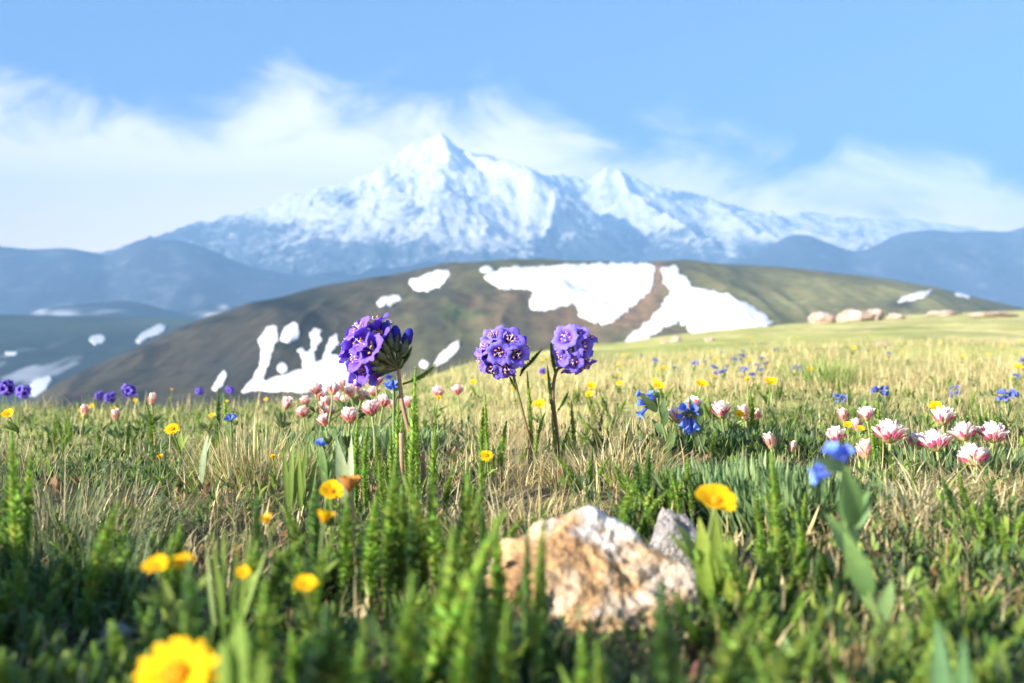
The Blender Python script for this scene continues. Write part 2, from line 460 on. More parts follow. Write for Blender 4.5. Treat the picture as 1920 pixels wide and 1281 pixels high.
# ---- grassy hill in the middle distance
H1 = Hill([(-300, 900), (0, 790), (60, 748), (110, 714), (200, 676), (300, 632), (380, 598), (450, 576), (520, 559), (600, 541), (660, 531), (700, 526),
           (760, 519), (810, 507), (850, 502), (910, 498), (1000, 496), (1100, 494), (1250, 496), (1350, 502), (1450, 509), (1550, 517),
           (1650, 527), (1750, 543), (1850, 565), (1920, 580), (2000, 600), (2200, 650), (2600, 760)], 400, 210, 762, 9.5, .026, 3)
def c_hill(PX, PY, x, d, z):
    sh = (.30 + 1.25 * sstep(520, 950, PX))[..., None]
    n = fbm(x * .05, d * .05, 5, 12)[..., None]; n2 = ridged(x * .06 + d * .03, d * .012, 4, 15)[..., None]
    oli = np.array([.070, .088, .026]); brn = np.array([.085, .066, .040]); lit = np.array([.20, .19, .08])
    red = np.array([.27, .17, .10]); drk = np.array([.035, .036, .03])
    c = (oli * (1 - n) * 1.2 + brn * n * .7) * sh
    w = sstep(.5, .68, n2) * .55; c = c * (1 - w) + brn * w
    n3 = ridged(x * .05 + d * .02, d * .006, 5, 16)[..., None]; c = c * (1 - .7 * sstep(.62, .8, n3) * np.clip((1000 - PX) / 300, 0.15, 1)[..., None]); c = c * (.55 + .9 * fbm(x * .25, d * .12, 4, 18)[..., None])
    w = blobs(PX, PY, [(900, 590, 80, 30, .5), (960, 560, 50, 22, .35), (1080, 600, 80, 30, .6)])[..., None] * sstep(.35, .6, n); c = c * (1 - w) + red * .8 * w
    w = blobs(PX, PY, [(1170, 590, 75, 34, .8), (1090, 635, 70, 18, .5), (1210, 530, 40, 50, 1.), (1235, 505, 12, 20, 1)])[..., None]; c = c * (1 - w) + red * w
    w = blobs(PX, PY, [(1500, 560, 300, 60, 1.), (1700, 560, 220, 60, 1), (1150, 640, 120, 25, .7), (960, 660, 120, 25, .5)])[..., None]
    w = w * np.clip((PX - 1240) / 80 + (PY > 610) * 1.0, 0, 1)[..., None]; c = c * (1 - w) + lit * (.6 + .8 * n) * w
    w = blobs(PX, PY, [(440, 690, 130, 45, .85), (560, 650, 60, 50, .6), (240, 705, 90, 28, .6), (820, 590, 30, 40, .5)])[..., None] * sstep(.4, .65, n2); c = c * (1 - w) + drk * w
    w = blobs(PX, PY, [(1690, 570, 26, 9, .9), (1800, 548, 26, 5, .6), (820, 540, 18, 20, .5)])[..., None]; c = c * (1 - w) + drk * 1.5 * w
    return {'tint': c.reshape(-1, 3)}
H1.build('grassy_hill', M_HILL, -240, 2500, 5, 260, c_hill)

SP = 'snow patches on the grassy hill'
def dr(H, poly, label, grp=SP, **k): return H.drape(poly, 'snow_patch', label, grp, **k)
def ell(cx, cy, rx, ry, n=14, rot=0):
    out = []
    for i in range(n):
        a = 2 * math.pi * i / n; x, y = math.cos(a) * rx, math.sin(a) * ry
        out.append((cx + x * math.cos(rot) - y * math.sin(rot), cy + x * math.sin(rot) + y * math.cos(rot)))
    return out
dr(H1, [(905, 520), (940, 503), (1000, 499), (1100, 495), (1215, 494), (1228, 500), (1224, 545), (1205, 560), (1180, 580), (1150, 605), (1130, 612), (1110, 602),
        (1085, 594), (1080, 572), (1060, 575), (1040, 577), (1015, 585), (995, 581), (992, 560), (1002, 548), (975, 541), (950, 543), (925, 536)],
   'largest white snowfield on the crest of the grassy hill, above the two purple flowers')
dr(H1, [(1240, 500), (1268, 500), (1275, 512), (1290, 520), (1298, 536), (1330, 545), (1370, 555), (1400, 568), (1430, 588), (1452, 606), (1430, 615), (1380, 623), (1330, 631),
        (1310, 631), (1290, 621), (1288, 608), (1272, 612), (1275, 600), (1250, 615), (1220, 632), (1190, 647), (1165, 647), (1180, 630), (1220, 600), (1240, 575), (1258, 545), (1243, 530)],
   'hooked white snow patch right of the brown scree strip on the grassy hill')
dr(H1, [(765, 527), (790, 517), (815, 508), (845, 504), (843, 520), (825, 540), (800, 546), (775, 543)], 'small wedge of snow on the hill crest left of the largest snowfield')
dr(H1, [(704, 570), (715, 558), (740, 552), (754, 562), (735, 574), (712, 577)], 'little oval snow patch on the hill above the left purple flower')
dr(H1, [(452, 735), (470, 715), (485, 690), (490, 660), (484, 640), (495, 620), (510, 609), (522, 615), (519, 640), (509, 670), (502, 690), (497, 712), (530, 705), (555, 695), (570, 690),
        (566, 672), (556, 658), (566, 653), (580, 665), (585, 640), (579, 625), (592, 613), (605, 620), (601, 640), (591, 660), (588, 680), (605, 675), (612, 650), (618, 632), (634, 626),
        (634, 645), (622, 665), (640, 672), (662, 690), (655, 730), (560, 736)], 'fingered snow patch with upright gullies behind the left purple flower')
dr(H1, [(523, 640), (533, 615), (550, 604), (563, 612), (561, 635), (545, 644)], 'squarish snow patch between the fingers of the gullied snow', rough=1.2)
dr(H1, ell(530, 691, 11, 9), 'tiny round snow spot inside the gullied snow', rough=1.)
dr(H1, [(398, 730), (408, 708), (419, 694), (425, 704), (417, 725), (404, 734)], 'thin sliver of snow at the hill foot left of the gullied snow', rough=1.)
dr(H1, [(812, 684), (823, 665), (848, 645), (862, 639), (862, 655), (842, 675), (822, 687)], 'slanting narrow snow patch on the hill right of the left purple flower', rough=1.)
dr(H1, ell(795, 684, 10, 8), 'small round snow spot below the slanting narrow patch', rough=1.)
dr(H1, [(1680, 569), (1690, 558), (1720, 548), (1750, 544), (1742, 555), (1702, 567)], 'curved grey-white snow strip on the far right of the grassy hill', rough=1.)
dr(H1, ell(1805, 555, 16, 4, rot=.25), 'faint thin snow strip at the right end of the grassy hill', rough=.6)
dr(H1, ell(912, 506, 13, 6), 'small snow spot on the crest beside the largest snowfield', rough=.8)
dr(H1, ell(728, 605, 5, 4), 'speck of snow low on the slope above the left purple flower', rough=.5)

# ---- dark green hill on the left, farther
H0 = Hill([(-600, 590), (-200, 588), (0, 592), (150, 594), (300, 596), (370, 600), (500, 640), (600, 690), (800, 760)], 1150, 620, 775, 14, .006, 21)
def c_left(PX, PY, x, d, z):
    n = fbm(x * .012, d * .006, 5, 22)[..., None]
    c = np.array([.035, .046, .024]) * (.6 + .8 * n)
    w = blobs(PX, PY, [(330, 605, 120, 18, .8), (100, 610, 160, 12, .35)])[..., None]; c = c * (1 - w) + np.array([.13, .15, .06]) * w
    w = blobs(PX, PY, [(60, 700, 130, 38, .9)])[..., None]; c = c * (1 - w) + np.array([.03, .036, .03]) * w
    w = w * sstep(.60, .70, fbm(x * .055, d * .02, 3, 70))[..., None] * .8; c = c * (1 - w) + np.array([.5, .52, .55]) * w
    return {'tint': c.reshape(-1, 3)}
H0.build('dark_hillside', M_FOREST, -600, 800, 6, 160, c_left)
SPL = 'snow patches on the dark hillside'
dr(H0, ell(183, 637, 17, 9), 'oval snow patch on the dark hillside at far left', SPL, lift=.8)
dr(H0, [(252, 643), (265, 625), (285, 612), (313, 607), (309, 621), (285, 632), (262, 644)], 'slanted snow patch at the right end of the dark hillside', SPL, lift=.8)
dr(H0, [(48, 742), (60, 716), (88, 704), (99, 711), (86, 732), (70, 745)], 'snow patch low on the dark hillside just above the meadow rim', SPL, lift=.8)
dr(H0, ell(20, 665, 12, 5), 'faint snow spot on the dark hillside near the left edge of the photo', SPL, lift=.8)

# ---- small far hills between
H2 = Hill([(-600, 600), (0, 598), (40, 592), (75, 580), (130, 573), (220, 565), (262, 568), (320, 584), (350, 588), (380, 580), (410, 568), (440, 574), (480, 580), (560, 588), (700, 640)], 1900, 1500, 640, 12, .006, 33)
def c_far(PX, PY, x, d, z):
    n = fbm(x * .006, d * .006, 4, 44)[..., None]
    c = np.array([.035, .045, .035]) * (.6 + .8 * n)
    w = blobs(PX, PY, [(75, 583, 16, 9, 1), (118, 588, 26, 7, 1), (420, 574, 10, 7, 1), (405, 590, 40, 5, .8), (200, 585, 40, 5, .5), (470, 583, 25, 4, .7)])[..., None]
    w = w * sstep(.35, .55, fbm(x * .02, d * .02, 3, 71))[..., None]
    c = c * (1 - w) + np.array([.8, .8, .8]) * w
    return {'tint': c.reshape(-1, 3)}
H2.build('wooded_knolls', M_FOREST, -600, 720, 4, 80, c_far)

# ---- forested foothills left and right
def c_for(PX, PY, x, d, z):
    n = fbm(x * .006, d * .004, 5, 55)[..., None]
    c = np.array([.085, .105, .14]) * (.35 + 1.3 * n)  # blue of the distance haze mixed into the tree colour
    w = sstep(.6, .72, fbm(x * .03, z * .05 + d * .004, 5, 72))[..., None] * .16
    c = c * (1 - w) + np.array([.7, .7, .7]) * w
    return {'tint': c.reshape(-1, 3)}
H3 = Hill([(-700, 480), (-200, 470), (0, 466), (60, 471), (130, 469), (180, 479), (210, 488), (226, 474), (245, 460), (270, 454), (340, 456), (390, 469), (430, 488), (470, 503), (560, 519), (640, 524), (800, 545), (1000, 590)],
          2900, 2100, 620, 40, .003, 61)
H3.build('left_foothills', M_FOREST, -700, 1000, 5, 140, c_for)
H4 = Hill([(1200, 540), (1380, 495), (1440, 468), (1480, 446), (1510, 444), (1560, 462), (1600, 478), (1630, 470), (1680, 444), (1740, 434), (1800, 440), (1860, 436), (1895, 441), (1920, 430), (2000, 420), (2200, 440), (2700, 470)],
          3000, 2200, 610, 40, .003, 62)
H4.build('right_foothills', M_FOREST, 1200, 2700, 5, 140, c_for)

# ---- the snowy massif
RIDGES = [
 (.80, [(120, 500, 3850), (250, 462, 3900), (330, 432, 3950), (430, 400, 4000), (520, 378, 4000), (600, 354, 3950), (660, 344, 3950), (700, 322, 3950), (745, 286, 3980), (790, 267, 4000), (825, 256, 4000)]),
 (.90, [(825, 256, 4000), (850, 270, 4000), (880, 283, 4000), (910, 290, 4060), (960, 302, 4150), (1010, 318, 4300), (1060, 333, 4450), (1110, 326, 4500), (1160, 314, 4500), (1200, 330, 4500),
        (1260, 351, 4500), (1330, 373, 4550), (1390, 395, 4700), (1450, 403, 4900)]),
 (.35, [(1390, 395, 4700), (1450, 403, 4900), (1560, 404, 5000), (1700, 411, 5000), (1800, 421, 5000), (1840, 440, 5000), (2000, 450, 5000), (2300, 455, 5000)]),
 (.85, [(860, 278, 4000), (900, 292, 3950), (950, 300, 3880), (1000, 322, 3780), (1038, 362, 3680), (1040, 385, 3600), (1030, 425, 3480), (1000, 470, 3300)]),
 (.85, [(745, 286, 3980), (765, 350, 3820), (810, 410, 3620), (870, 465, 3400)]),
 (.75, [(600, 354, 3950), (640, 395, 3760), (720, 440, 3520), (770, 480, 3350)]),
 (.65, [(430, 400, 4000), (500, 430, 3760), (560, 470, 3500)]),
 (.8, [(1160, 314, 4500), (1185, 365, 4250), (1250, 405, 3950), (1330, 450, 3600)]),
 (.6, [(1330, 373, 4550), (1400, 420, 4100), (1500, 465, 3600)]),
 (.5, [(280, 446, 3900), (330, 480, 3600), (420, 510, 3300)]),
]
pxs = np.arange(-350, 2350, 2.6); ds = np.linspace(3050, 5150, 420)
DD, PX = np.meshgrid(ds, pxs, indexing='ij')
MX = (PX - 960) / F * DD; MY = DD
wxn = (fbm(MX * .004, MY * .004, 4, 81) - .5) * 110; wyn = (fbm(MX * .004, MY * .004, 4, 85) - .5) * 110
Z = np.full(MX.shape, -150.0)
for slope, pts in RIDGES:
    q = [P(*p) for p in pts]
    for a, b in zip(q[:-1], q[1:]):
        ax, ay, az = a; bx, by, bz = b
        vx, vy = bx - ax, by - ay; l2 = vx * vx + vy * vy
        X0 = MX; Y0 = MY
        t = np.clip(((X0 - ax) * vx + (Y0 - ay) * vy) / l2, 0, 1)
        cx, cy = ax + t * vx, ay + t * vy
        dist = np.hypot(X0 - cx, Y0 - cy)
        w = np.clip(dist / 120, 0, 1)
        dist = np.hypot(X0 + wxn * w - cx, Y0 + wyn * w - cy)
        h = az + t * (bz - az) - slope * dist * (1 - .00025 * np.minimum(dist, 1200))
        Z = np.maximum(Z, h)
Zs = Z
Z = Z + (ridged(MX * .006, MY * .006, 6, 91) - .62) * 62 + (ridged(MX * .022 + MY * .004, MY * .012, 4, 93) - .6) * 12 + (fbm(MX * .03, MY * .03, 4, 95) - .5) * 14
MPY = 640.5 - (Z - CAM) / DD * F
gxz = np.gradient(Z, axis=0) / (ds[1] - ds[0]); gzx = np.gradient(Z, axis=1) / np.maximum(np.gradient(MX, axis=1), .1)
steep = np.hypot(gxz, gzx)
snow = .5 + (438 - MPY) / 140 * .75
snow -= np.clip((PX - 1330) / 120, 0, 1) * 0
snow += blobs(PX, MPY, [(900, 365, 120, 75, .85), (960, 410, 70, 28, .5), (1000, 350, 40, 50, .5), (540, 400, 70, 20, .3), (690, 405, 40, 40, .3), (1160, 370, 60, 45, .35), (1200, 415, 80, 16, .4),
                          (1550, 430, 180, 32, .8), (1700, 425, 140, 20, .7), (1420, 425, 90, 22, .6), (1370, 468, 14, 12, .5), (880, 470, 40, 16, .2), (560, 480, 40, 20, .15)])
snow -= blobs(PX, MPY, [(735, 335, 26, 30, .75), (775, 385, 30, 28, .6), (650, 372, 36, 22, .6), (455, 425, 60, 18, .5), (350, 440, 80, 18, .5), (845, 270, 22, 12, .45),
                          (1065, 390, 26, 34, .6), (1080, 360, 24, 16, .5), (1280, 368, 46, 14, .55), (1130, 372, 26, 8, .4), (700, 470, 120, 18, .25), (1150, 470, 120, 22, .35), (820, 425, 26, 16, .4), (1450, 465, 60, 14, .5)])  # bare rock, and the shaded flank right of the spur painted dark
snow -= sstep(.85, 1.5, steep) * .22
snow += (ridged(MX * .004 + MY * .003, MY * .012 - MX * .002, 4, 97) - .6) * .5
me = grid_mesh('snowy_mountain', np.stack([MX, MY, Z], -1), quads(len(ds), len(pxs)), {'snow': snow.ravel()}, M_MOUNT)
tag(link('snowy_mountain', me), kind='structure')

# ================================================================== VEGETATION AS MASS
def strips(base, az, lean, curl, L, W, col, col2, K=5, prof='grass', fold=0.0):
    """many blades at once -> verts, faces, colours"""
    n = len(L); t = np.linspace(0, 1, K + 1)
    th = lean[:, None] + curl[:, None] * t[None, :]
    seg = (L / K)[:, None]
    r = np.concatenate([np.zeros((n, 1)), np.cumsum(np.sin(th[:, :-1]) * seg, 1)], 1)
    h = np.concatenate([np.zeros((n, 1)), np.cumsum(np.cos(th[:, :-1]) * seg, 1)], 1)
    ca, sa = np.cos(az)[:, None], np.sin(az)[:, None]
    C = np.stack([base[:, 0:1] + r * ca, base[:, 1:2] + r * sa, base[:, 2:3] + h], -1)
    if prof == 'grass': w = (1 - t ** 2.2) * .94 + .06
    else: w = np.sin(np.pi * np.clip(t * .95 + .04, 0, 1)) ** .8
    tw = az + np.pi / 2 + rng.uniform(-.5, .5, n)
    wx, wy = np.cos(tw)[:, None], np.sin(tw)[:, None]
    hw = (W * .5)[:, None] * w[None, :]
    off = np.stack([wx * hw, wy * hw, np.zeros_like(hw)], -1)
    V = np.stack([C - off, C + off], 2).reshape(-1, 3)
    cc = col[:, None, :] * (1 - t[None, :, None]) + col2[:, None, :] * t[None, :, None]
    cc = np.repeat(cc[:, :, None, :], 2, 2).reshape(-1, 3)
    i = (np.arange(n) * (K + 1) * 2)[:, None] + (np.arange(K) * 2)[None, :]
    i = i.ravel()
    Fq = np.stack([i, i + 1, i + 3, i + 2], 1)
    return V, Fq, cc

ROCKS = [((1135, .43), .047), ((1272, .53), .02)]
def clear_of_rocks(x, y):
    ok = np.ones(len(x), bool)
    for (px, d), r in ROCKS:
        ok &= np.hypot((x - (px - 960) / F * d), (y - d) * .9) > r
    return ok

def field(n, d0, d1, u0=-.62, u1=.62, power=0.0):
    q = rng.random(n)
    d = d0 * (d1 / d0) ** (q ** (1 + power))
    u = rng.uniform(u0, u1, n)
    x = u * d
    m = clear_of_rocks(x, d)
    x, d = x[m], d[m]
    # nothing past the rim
    pu = x / d * F + 960
    m = d < np.interp(pu, RIM_PX, RIM_D) * 1.15
    return x[m], d[m], pu[m]

TAN = np.array([.64, .52, .23]); TAN2 = np.array([.80, .69, .42]); BRN = np.array([.36, .25, .125])
GRN = np.array([.12, .20, .035]); GRN2 = np.array([.24, .34, .07]); BLU = np.array([.085, .145, .065]); DRK = np.array([.05, .09, .025])

def mix(a, b, w): return a * (1 - w) + b * w

# -- straw and green grass, near
def make_grass(name, n, d0, d1, dry, lo, hi, wid, scale_far=0.0, K=6, power=0.0, seedo=0):
    x, d, pu = field(n, d0, d1, power=power)
    z = tan_zone(pu, d) + (fbm(x * 7, d * 7, 3, 200 + seedo) - .5) * .8
    pick = rng.random(len(x))
    keep = (pick < np.clip(z, .05, 1)) if dry else (pick > np.clip(z - .1, 0, .93))
    x, d, pu = x[keep], d[keep], pu[keep]
    # clump the blades
    m = len(x)
    sc = np.maximum(d / 1.3, 1) ** scale_far
    L = rng.uniform(lo, hi, m) * (.55 + .9 * fbm(x * 5, d * 5, 3, 210 + seedo)) * np.minimum(sc, 1.5)
    L *= np.clip(.35 + d * .8, .5, 1)
    W = wid * rng.uniform(.6, 1.3, m) * sc
    az = rng.uniform(0, 2 * np.pi, m)
    lean = np.abs(rng.normal(.45 if dry else .3, .42, m)); curl = rng.normal(.7, .9, m) if dry else np.abs(rng.normal(.4, .5, m))
    if dry: curl = np.where(rng.random(m) < .3, rng.normal(3.0, 1.6, m), curl)
    b = np.stack([x, d, G(x, d) - .002], 1)
    r = rng.random((m, 1)); v = rng.uniform(.7, 1.2, (m, 1))
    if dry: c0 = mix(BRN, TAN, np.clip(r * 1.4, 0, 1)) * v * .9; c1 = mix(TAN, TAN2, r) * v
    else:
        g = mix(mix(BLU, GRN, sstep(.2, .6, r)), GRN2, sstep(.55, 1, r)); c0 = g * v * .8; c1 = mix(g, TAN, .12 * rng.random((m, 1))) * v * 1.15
    return strips(b, az, lean, curl, L, W, c0, c1, K)

def join_strips(name, parts, mat, label, cat):
    Vs, Fs, Cs = [], [], []; o = 0
    for V, Fq, C in parts:
        Vs.append(V); Fs.append(Fq + o); Cs.append(C); o += len(V)
    me = grid_mesh(name, np.concatenate(Vs), np.concatenate(Fs), {'tint': np.concatenate(Cs)}, mat)
    return tag(link(name, me), label, cat, kind='stuff')

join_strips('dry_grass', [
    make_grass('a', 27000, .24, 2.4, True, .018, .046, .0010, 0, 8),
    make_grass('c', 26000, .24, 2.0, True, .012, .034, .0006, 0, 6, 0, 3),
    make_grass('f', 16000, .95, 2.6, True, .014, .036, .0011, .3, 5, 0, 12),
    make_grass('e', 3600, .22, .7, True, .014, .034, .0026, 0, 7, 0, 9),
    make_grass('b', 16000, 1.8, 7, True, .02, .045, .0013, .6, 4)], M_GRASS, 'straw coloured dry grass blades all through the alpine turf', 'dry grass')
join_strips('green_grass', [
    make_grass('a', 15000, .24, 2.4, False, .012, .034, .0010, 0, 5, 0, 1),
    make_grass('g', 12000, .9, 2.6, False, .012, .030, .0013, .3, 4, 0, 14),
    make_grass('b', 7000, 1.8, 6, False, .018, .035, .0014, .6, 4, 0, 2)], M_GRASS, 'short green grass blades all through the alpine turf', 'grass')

# -- low leafy ground cover, clustered rosettes
def make_cover(nc, per, d0, d1, Llo, Lhi, wr, cols, hgt, seedo):
    x, d, pu = field(nc, d0, d1)
    k = fbm(x * 6, d * 6, 3, 300 + seedo); k2 = fbm(x * 16, d * 16, 2, 340 + seedo); m = (k > .45) & ((k2 > .57) | (d > .8)) & (rng.random(len(x)) > np.clip(tan_zone(pu, d) - .12, 0, .72))
    x, d = x[m], d[m]
    n = len(x)
    X = np.repeat(x, per) + rng.normal(0, .006, n * per); Y = np.repeat(d, per) + rng.normal(0, .006, n * per)
    mm = clear_of_rocks(X, Y); X, Y = X[mm], Y[mm]; g = np.repeat(np.arange(n), per)[mm]
    m = len(X)
    hh = np.repeat(rng.uniform(.2, 1, n) * hgt, per)[mm] if False else rng.uniform(0, hgt, m)
    L = rng.uniform(Llo, Lhi, m); W = L * wr * rng.uniform(.7, 1.2, m)
    az = rng.uniform(0, 2 * np.pi, m); lean = rng.uniform(.1, 1.2, m); curl = rng.normal(.4, .4, m)
    b = np.stack([X, Y, G(X, Y) + hh], 1)
    cl = rng.integers(0, len(cols), n)[g]
    c = np.array(cols)[cl] * rng.uniform(.55, 1.25, (m, 1)) 
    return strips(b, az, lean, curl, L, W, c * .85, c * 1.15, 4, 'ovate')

COVC = [(.08, .15, .03), (.14, .22, .04), (.22, .30, .05), (.055, .11, .03), (.09, .14, .06), (.18, .27, .06)]
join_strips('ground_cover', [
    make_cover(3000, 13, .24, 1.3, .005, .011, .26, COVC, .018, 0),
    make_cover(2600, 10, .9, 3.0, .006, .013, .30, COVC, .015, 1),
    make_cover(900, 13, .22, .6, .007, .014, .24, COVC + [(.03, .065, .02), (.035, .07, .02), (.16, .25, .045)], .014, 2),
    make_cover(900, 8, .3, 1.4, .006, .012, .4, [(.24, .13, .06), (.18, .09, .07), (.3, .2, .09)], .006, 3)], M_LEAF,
    'low mat of small leaves between the grasses', 'ground cover')

# ================================================================== FEATHERY FRONDS
def frond_mesh(seed, bend, g0, g1):
    random.seed(seed); mb = MB()
    def ax(t): return Vector((bend * t * t, .25 * bend * math.sin(t * 3), t))
    mb.tube([ax(i / 8) for i in range(9)], [.02 * (1 - .75 * i / 8) + .006 for i in range(9)], tuple(c * 1.1 for c in g0), 5)
    nw = 44
    for k in range(nw):
        t = min(1, .08 + .92 * k / (nw - 1) + random.uniform(-.01, .01))
        w = .155 * min(1, (t + .12) * 2.2) * (1 if t < .6 else max(.22, 1 - ((t - .6) / .42) ** 1.6 * .85))
        m = 8
        for j in range(m):
            a = 2 * math.pi * j / m + k * 1.9 + random.uniform(-.3, .3)
            el = R(random.uniform(8, 52)) + t * .4
            d = Vector((math.cos(a) * math.cos(el), math.sin(a) * math.cos(el), math.sin(el)))
            l = w * random.uniform(.7, 1.15) * .62; side = d.cross(Vector((0, 0, 1))).normalized(); b = ax(t)
            hw = l * .25; q = random.random(); c = tuple((g0[i] * (1 - q) + g1[i] * q) * random.uniform(.75, 1.2) for i in range(3))
            up = side.cross(d)
            mb.add([b, b + d * l * .55 - side * hw + up * hw * .4, b + d * l, b + d * l * .55 + side * hw + up * hw * .4, b + d * l * .55], [(0, 1, 4), (1, 2, 4), (2, 3, 4), (3, 0, 4)], [c] * 5)
    return mb.mesh('leaf', M_LEAF)
G0, G1 = (.14, .26, .035), (.40, .56, .11)
FROND = [frond_mesh(1, .05, G0, G1), frond_mesh(2, -.12, G0, G1), frond_mesh(3, .2, (.15, .26, .04), (.42, .55, .12)), frond_mesh(4, -.02, (.07, .15, .04), (.17, .31, .08))]
random.seed(21)
def frond_obj(parent, base, tip, mi, wid, org):
    v = tip - base; L = v.length
    o = link('leaf', FROND[mi], parent)
    o.rotation_mode = 'QUATERNION'
    o.rotation_quaternion = v.to_track_quat('Z', 'Y') @ Quaternion((0, 0, 1), random.uniform(0, 6.28))
    o.location = base - org
    s = wid / .15
    o.scale = (s, s, L)
    return o

def frond_plant(tips, d, label=None, wid=.009, extra=3, group='feathery leaf clumps in the turf', deep=0):
    """tips: list of (px, py[, base px]) of the visible fronds"""
    b0 = soil(sum(t[2] if len(t) > 2 else t[0] for t in tips) / len(tips), d)
    root = thing('feathery_plant', label or 'clump of feathery bright green fern-like leaves in the turf', 'plant', b0, group)
    for t in tips:
        dd = d + random.uniform(-.012, .012)
        tip = P(t[0], t[1], dd); base = soil((t[2] if len(t) > 2 else t[0] + random.uniform(-6, 6)), dd); base.z -= .002
        if tip.z - base.z < .012: tip.z = base.z + .015
        frond_obj(root, base, tip, random.choice([0, 0, 1, 2, 2, 3]), wid * random.uniform(.85, 1.15) * (1.25 if d < .5 else 1), b0)
    for i in range(extra):
        a = random.uniform(0, 6.28); r = random.uniform(.004, .016)
        base = b0 + Vector((math.cos(a) * r, math.sin(a) * r, 0)); base.z = float(G(base.x, base.y)) - .002
        tip = base + Vector((math.cos(a) * random.uniform(0, .014), math.sin(a) * random.uniform(0, .014), random.uniform(.018, .034)))
        frond_obj(root, base, tip, random.randrange(4), wid * random.uniform(.7, 1), b0)
    return root

FP = [
 ([(742, 842), (765, 850), (730, 870)], .64, 'feathery leaves round the foot of the bare pink stalk', .0075),
 ([(330, 1150, 350), (290, 1180)], .27, 'dark feathery leaf under the twin yellow flowers', .008),
 ([(1105, 1190, 1090), (1150, 1215, 1140)], .27, 'feathery leaf pair in front of the foot of the granite rock', .007),
 ([(870, 1090, 850), (960, 1130, 940), (905, 1150, 890)], .29, 'feathery leaves left of the foot of the granite rock', .0075),
 ([(690, 1150, 700), (665, 1200)], .26, 'feathery leaf between the two upright ones at the bottom edge', .008),
 ([(1740, 1060, 1730), (1770, 1100)], .34, 'feathery leaf in the right foreground turf', .007),
 ([(1460, 1010, 1445), (1485, 1060), (1430, 1090)], .40, 'feathery leaves between the yellow flower and the broad-leaved stalk', .0075),
 ([(1530, 1020, 1540), (1505, 960)], .45, 'feathery leaves just left of the broad-leaved stalk', .0075),
 ([(330, 985, 345), (300, 1000)], .42, 'feathery leaf in the dark left foreground', .007),
 ([(560, 1010, 575), (590, 1040)], .38, 'feathery leaf left of the dense stand', .007),
 ([(35, 810), (50, 850), (15, 890)], .50, 'feathery leaves rising at the left edge above the dark turf', .010),
 ([(190, 935, 150)], .42, 'single feathery leaf leaning right over the shaded turf on the left', .008),
 ([(478, 930), (440, 1010), (505, 1000, 470)], .40, 'feathery clump beside the small orange bud in left foreground', .008),
 ([(365, 1050)], .30, 'feathery leaf right behind the twin yellow flowers', .009),
 ([(525, 1105, 495)], .27, 'blurred feathery leaf leaning right in the dark foreground', .009),
 ([(618, 1150)], .255, 'upright blurred feathery leaf near the bottom edge left of centre', .010),
 ([(752, 1075)], .27, 'upright feathery leaf left of the long slanting one', .009),
 ([(930, 955, 735), (905, 1010, 770)], .30, 'long feathery leaves slanting right towards the rock', .009),
 ([(745, 905), (788, 885), (820, 900), (700, 935), (850, 925), (880, 890, 850), (770, 960), (725, 870)], .44, 'dense stand of feathery leaves left of the rock', .0085),
 ([(748, 745), (760, 775), (735, 800)], .80, 'feathery leaves hiding the stem of the left purple flower', .0085),
 ([(690, 790), (675, 775), (720, 820)], .74, 'feathery leaves left of the left purple flower stem', .008),
 ([(795, 750, 785), (810, 800), (780, 690, 770)], .72, 'dark feathery leaves right of the left purple flower stem', .008),
 ([(920, 742), (908, 765), (935, 790)], .86, 'feathery leaf pair left of the middle purple flower stem', .0085),
 ([(1030, 955, 1005), (985, 985), (1015, 1020)], .335, 'feathery leaves in front of the left side of the rock', .0048),
 ([(945, 975, 935), (905, 1040, 900)], .335, 'feathery leaves just left of the rock', .0075),
 ([(1245, 1095), (1290, 1150, 1280)], .26, 'tall blurred feathery leaf in front of the right foot of the rock', .010),
 ([(1425, 1170, 1370), (1330, 1180, 1350)], .25, 'blurred feathery leaf pair at the bottom edge right of the rock', .010),
 ([(1575, 1225), (1545, 1240)], .24, 'blurred feathery leaf cut by the bottom edge below the blue flower', .010),
 ([(1455, 850), (1475, 930), (1430, 985), (1500, 950)], .50, 'feathery leaves behind the yellow flower beside the rock', .0085),
 ([(1215, 840), (1260, 880), (1300, 860)], .62, 'feathery leaves behind the small grey stone', .008),
 ([(1655, 755), (1645, 790)], .82, 'feathery leaf standing left of the largest pale clover head', .008),
 ([(1405, 735), (1412, 780)], 1.05, 'dark feathery leaf between the distant yellow flowers', .011),
 ([(280, 760), (240, 790)], 1.25, 'dark feathery leaf in the left mid meadow', .012),
 ([(410, 730), (428, 738)], 1.25, 'dark feathery leaves at the rim in front of the gullied snow', .010),
 ([(590, 900), (560, 940), (640, 930)], .47, 'feathery leaves by the orange-brown flower head', .008),
 ([(470, 1150, 455), (430, 1190)], .28, 'feathery leaf in deep shade beside the big yellow flower', .009),
 ([(900, 850), (870, 870), (840, 880)], .66, 'short feathery leaves around the small yellow button flower', .0075),
]
for tips, d, lab, w in FP: frond_plant(tips, d, lab, w)
for i in range(95):
    d = .27 * (2.2 / .27) ** (random.random() ** 1.5); px = random.uniform(-60, 1980)
    if 930 < px < 1330 and d < .55: continue
    if 560 < px < 760 and .8 < d: continue
    if px > 1500 and .6 < d < .85: continue
    h = random.uniform(.018, .042) * (1 if d > .4 else .85)
    b = soil(px, d)
    py = 640.5 - (b.z + h - CAM) / d * F
    frond_plant([(px + random.uniform(-60, 60) / d * .6, py, px), (px + random.uniform(5, 40) / d, py + random.uniform(6, 24), px + 9 / d), (px - random.uniform(5, 40) / d, py + random.uniform(10, 30), px - 6 / d)], d, None, .0072, 3)

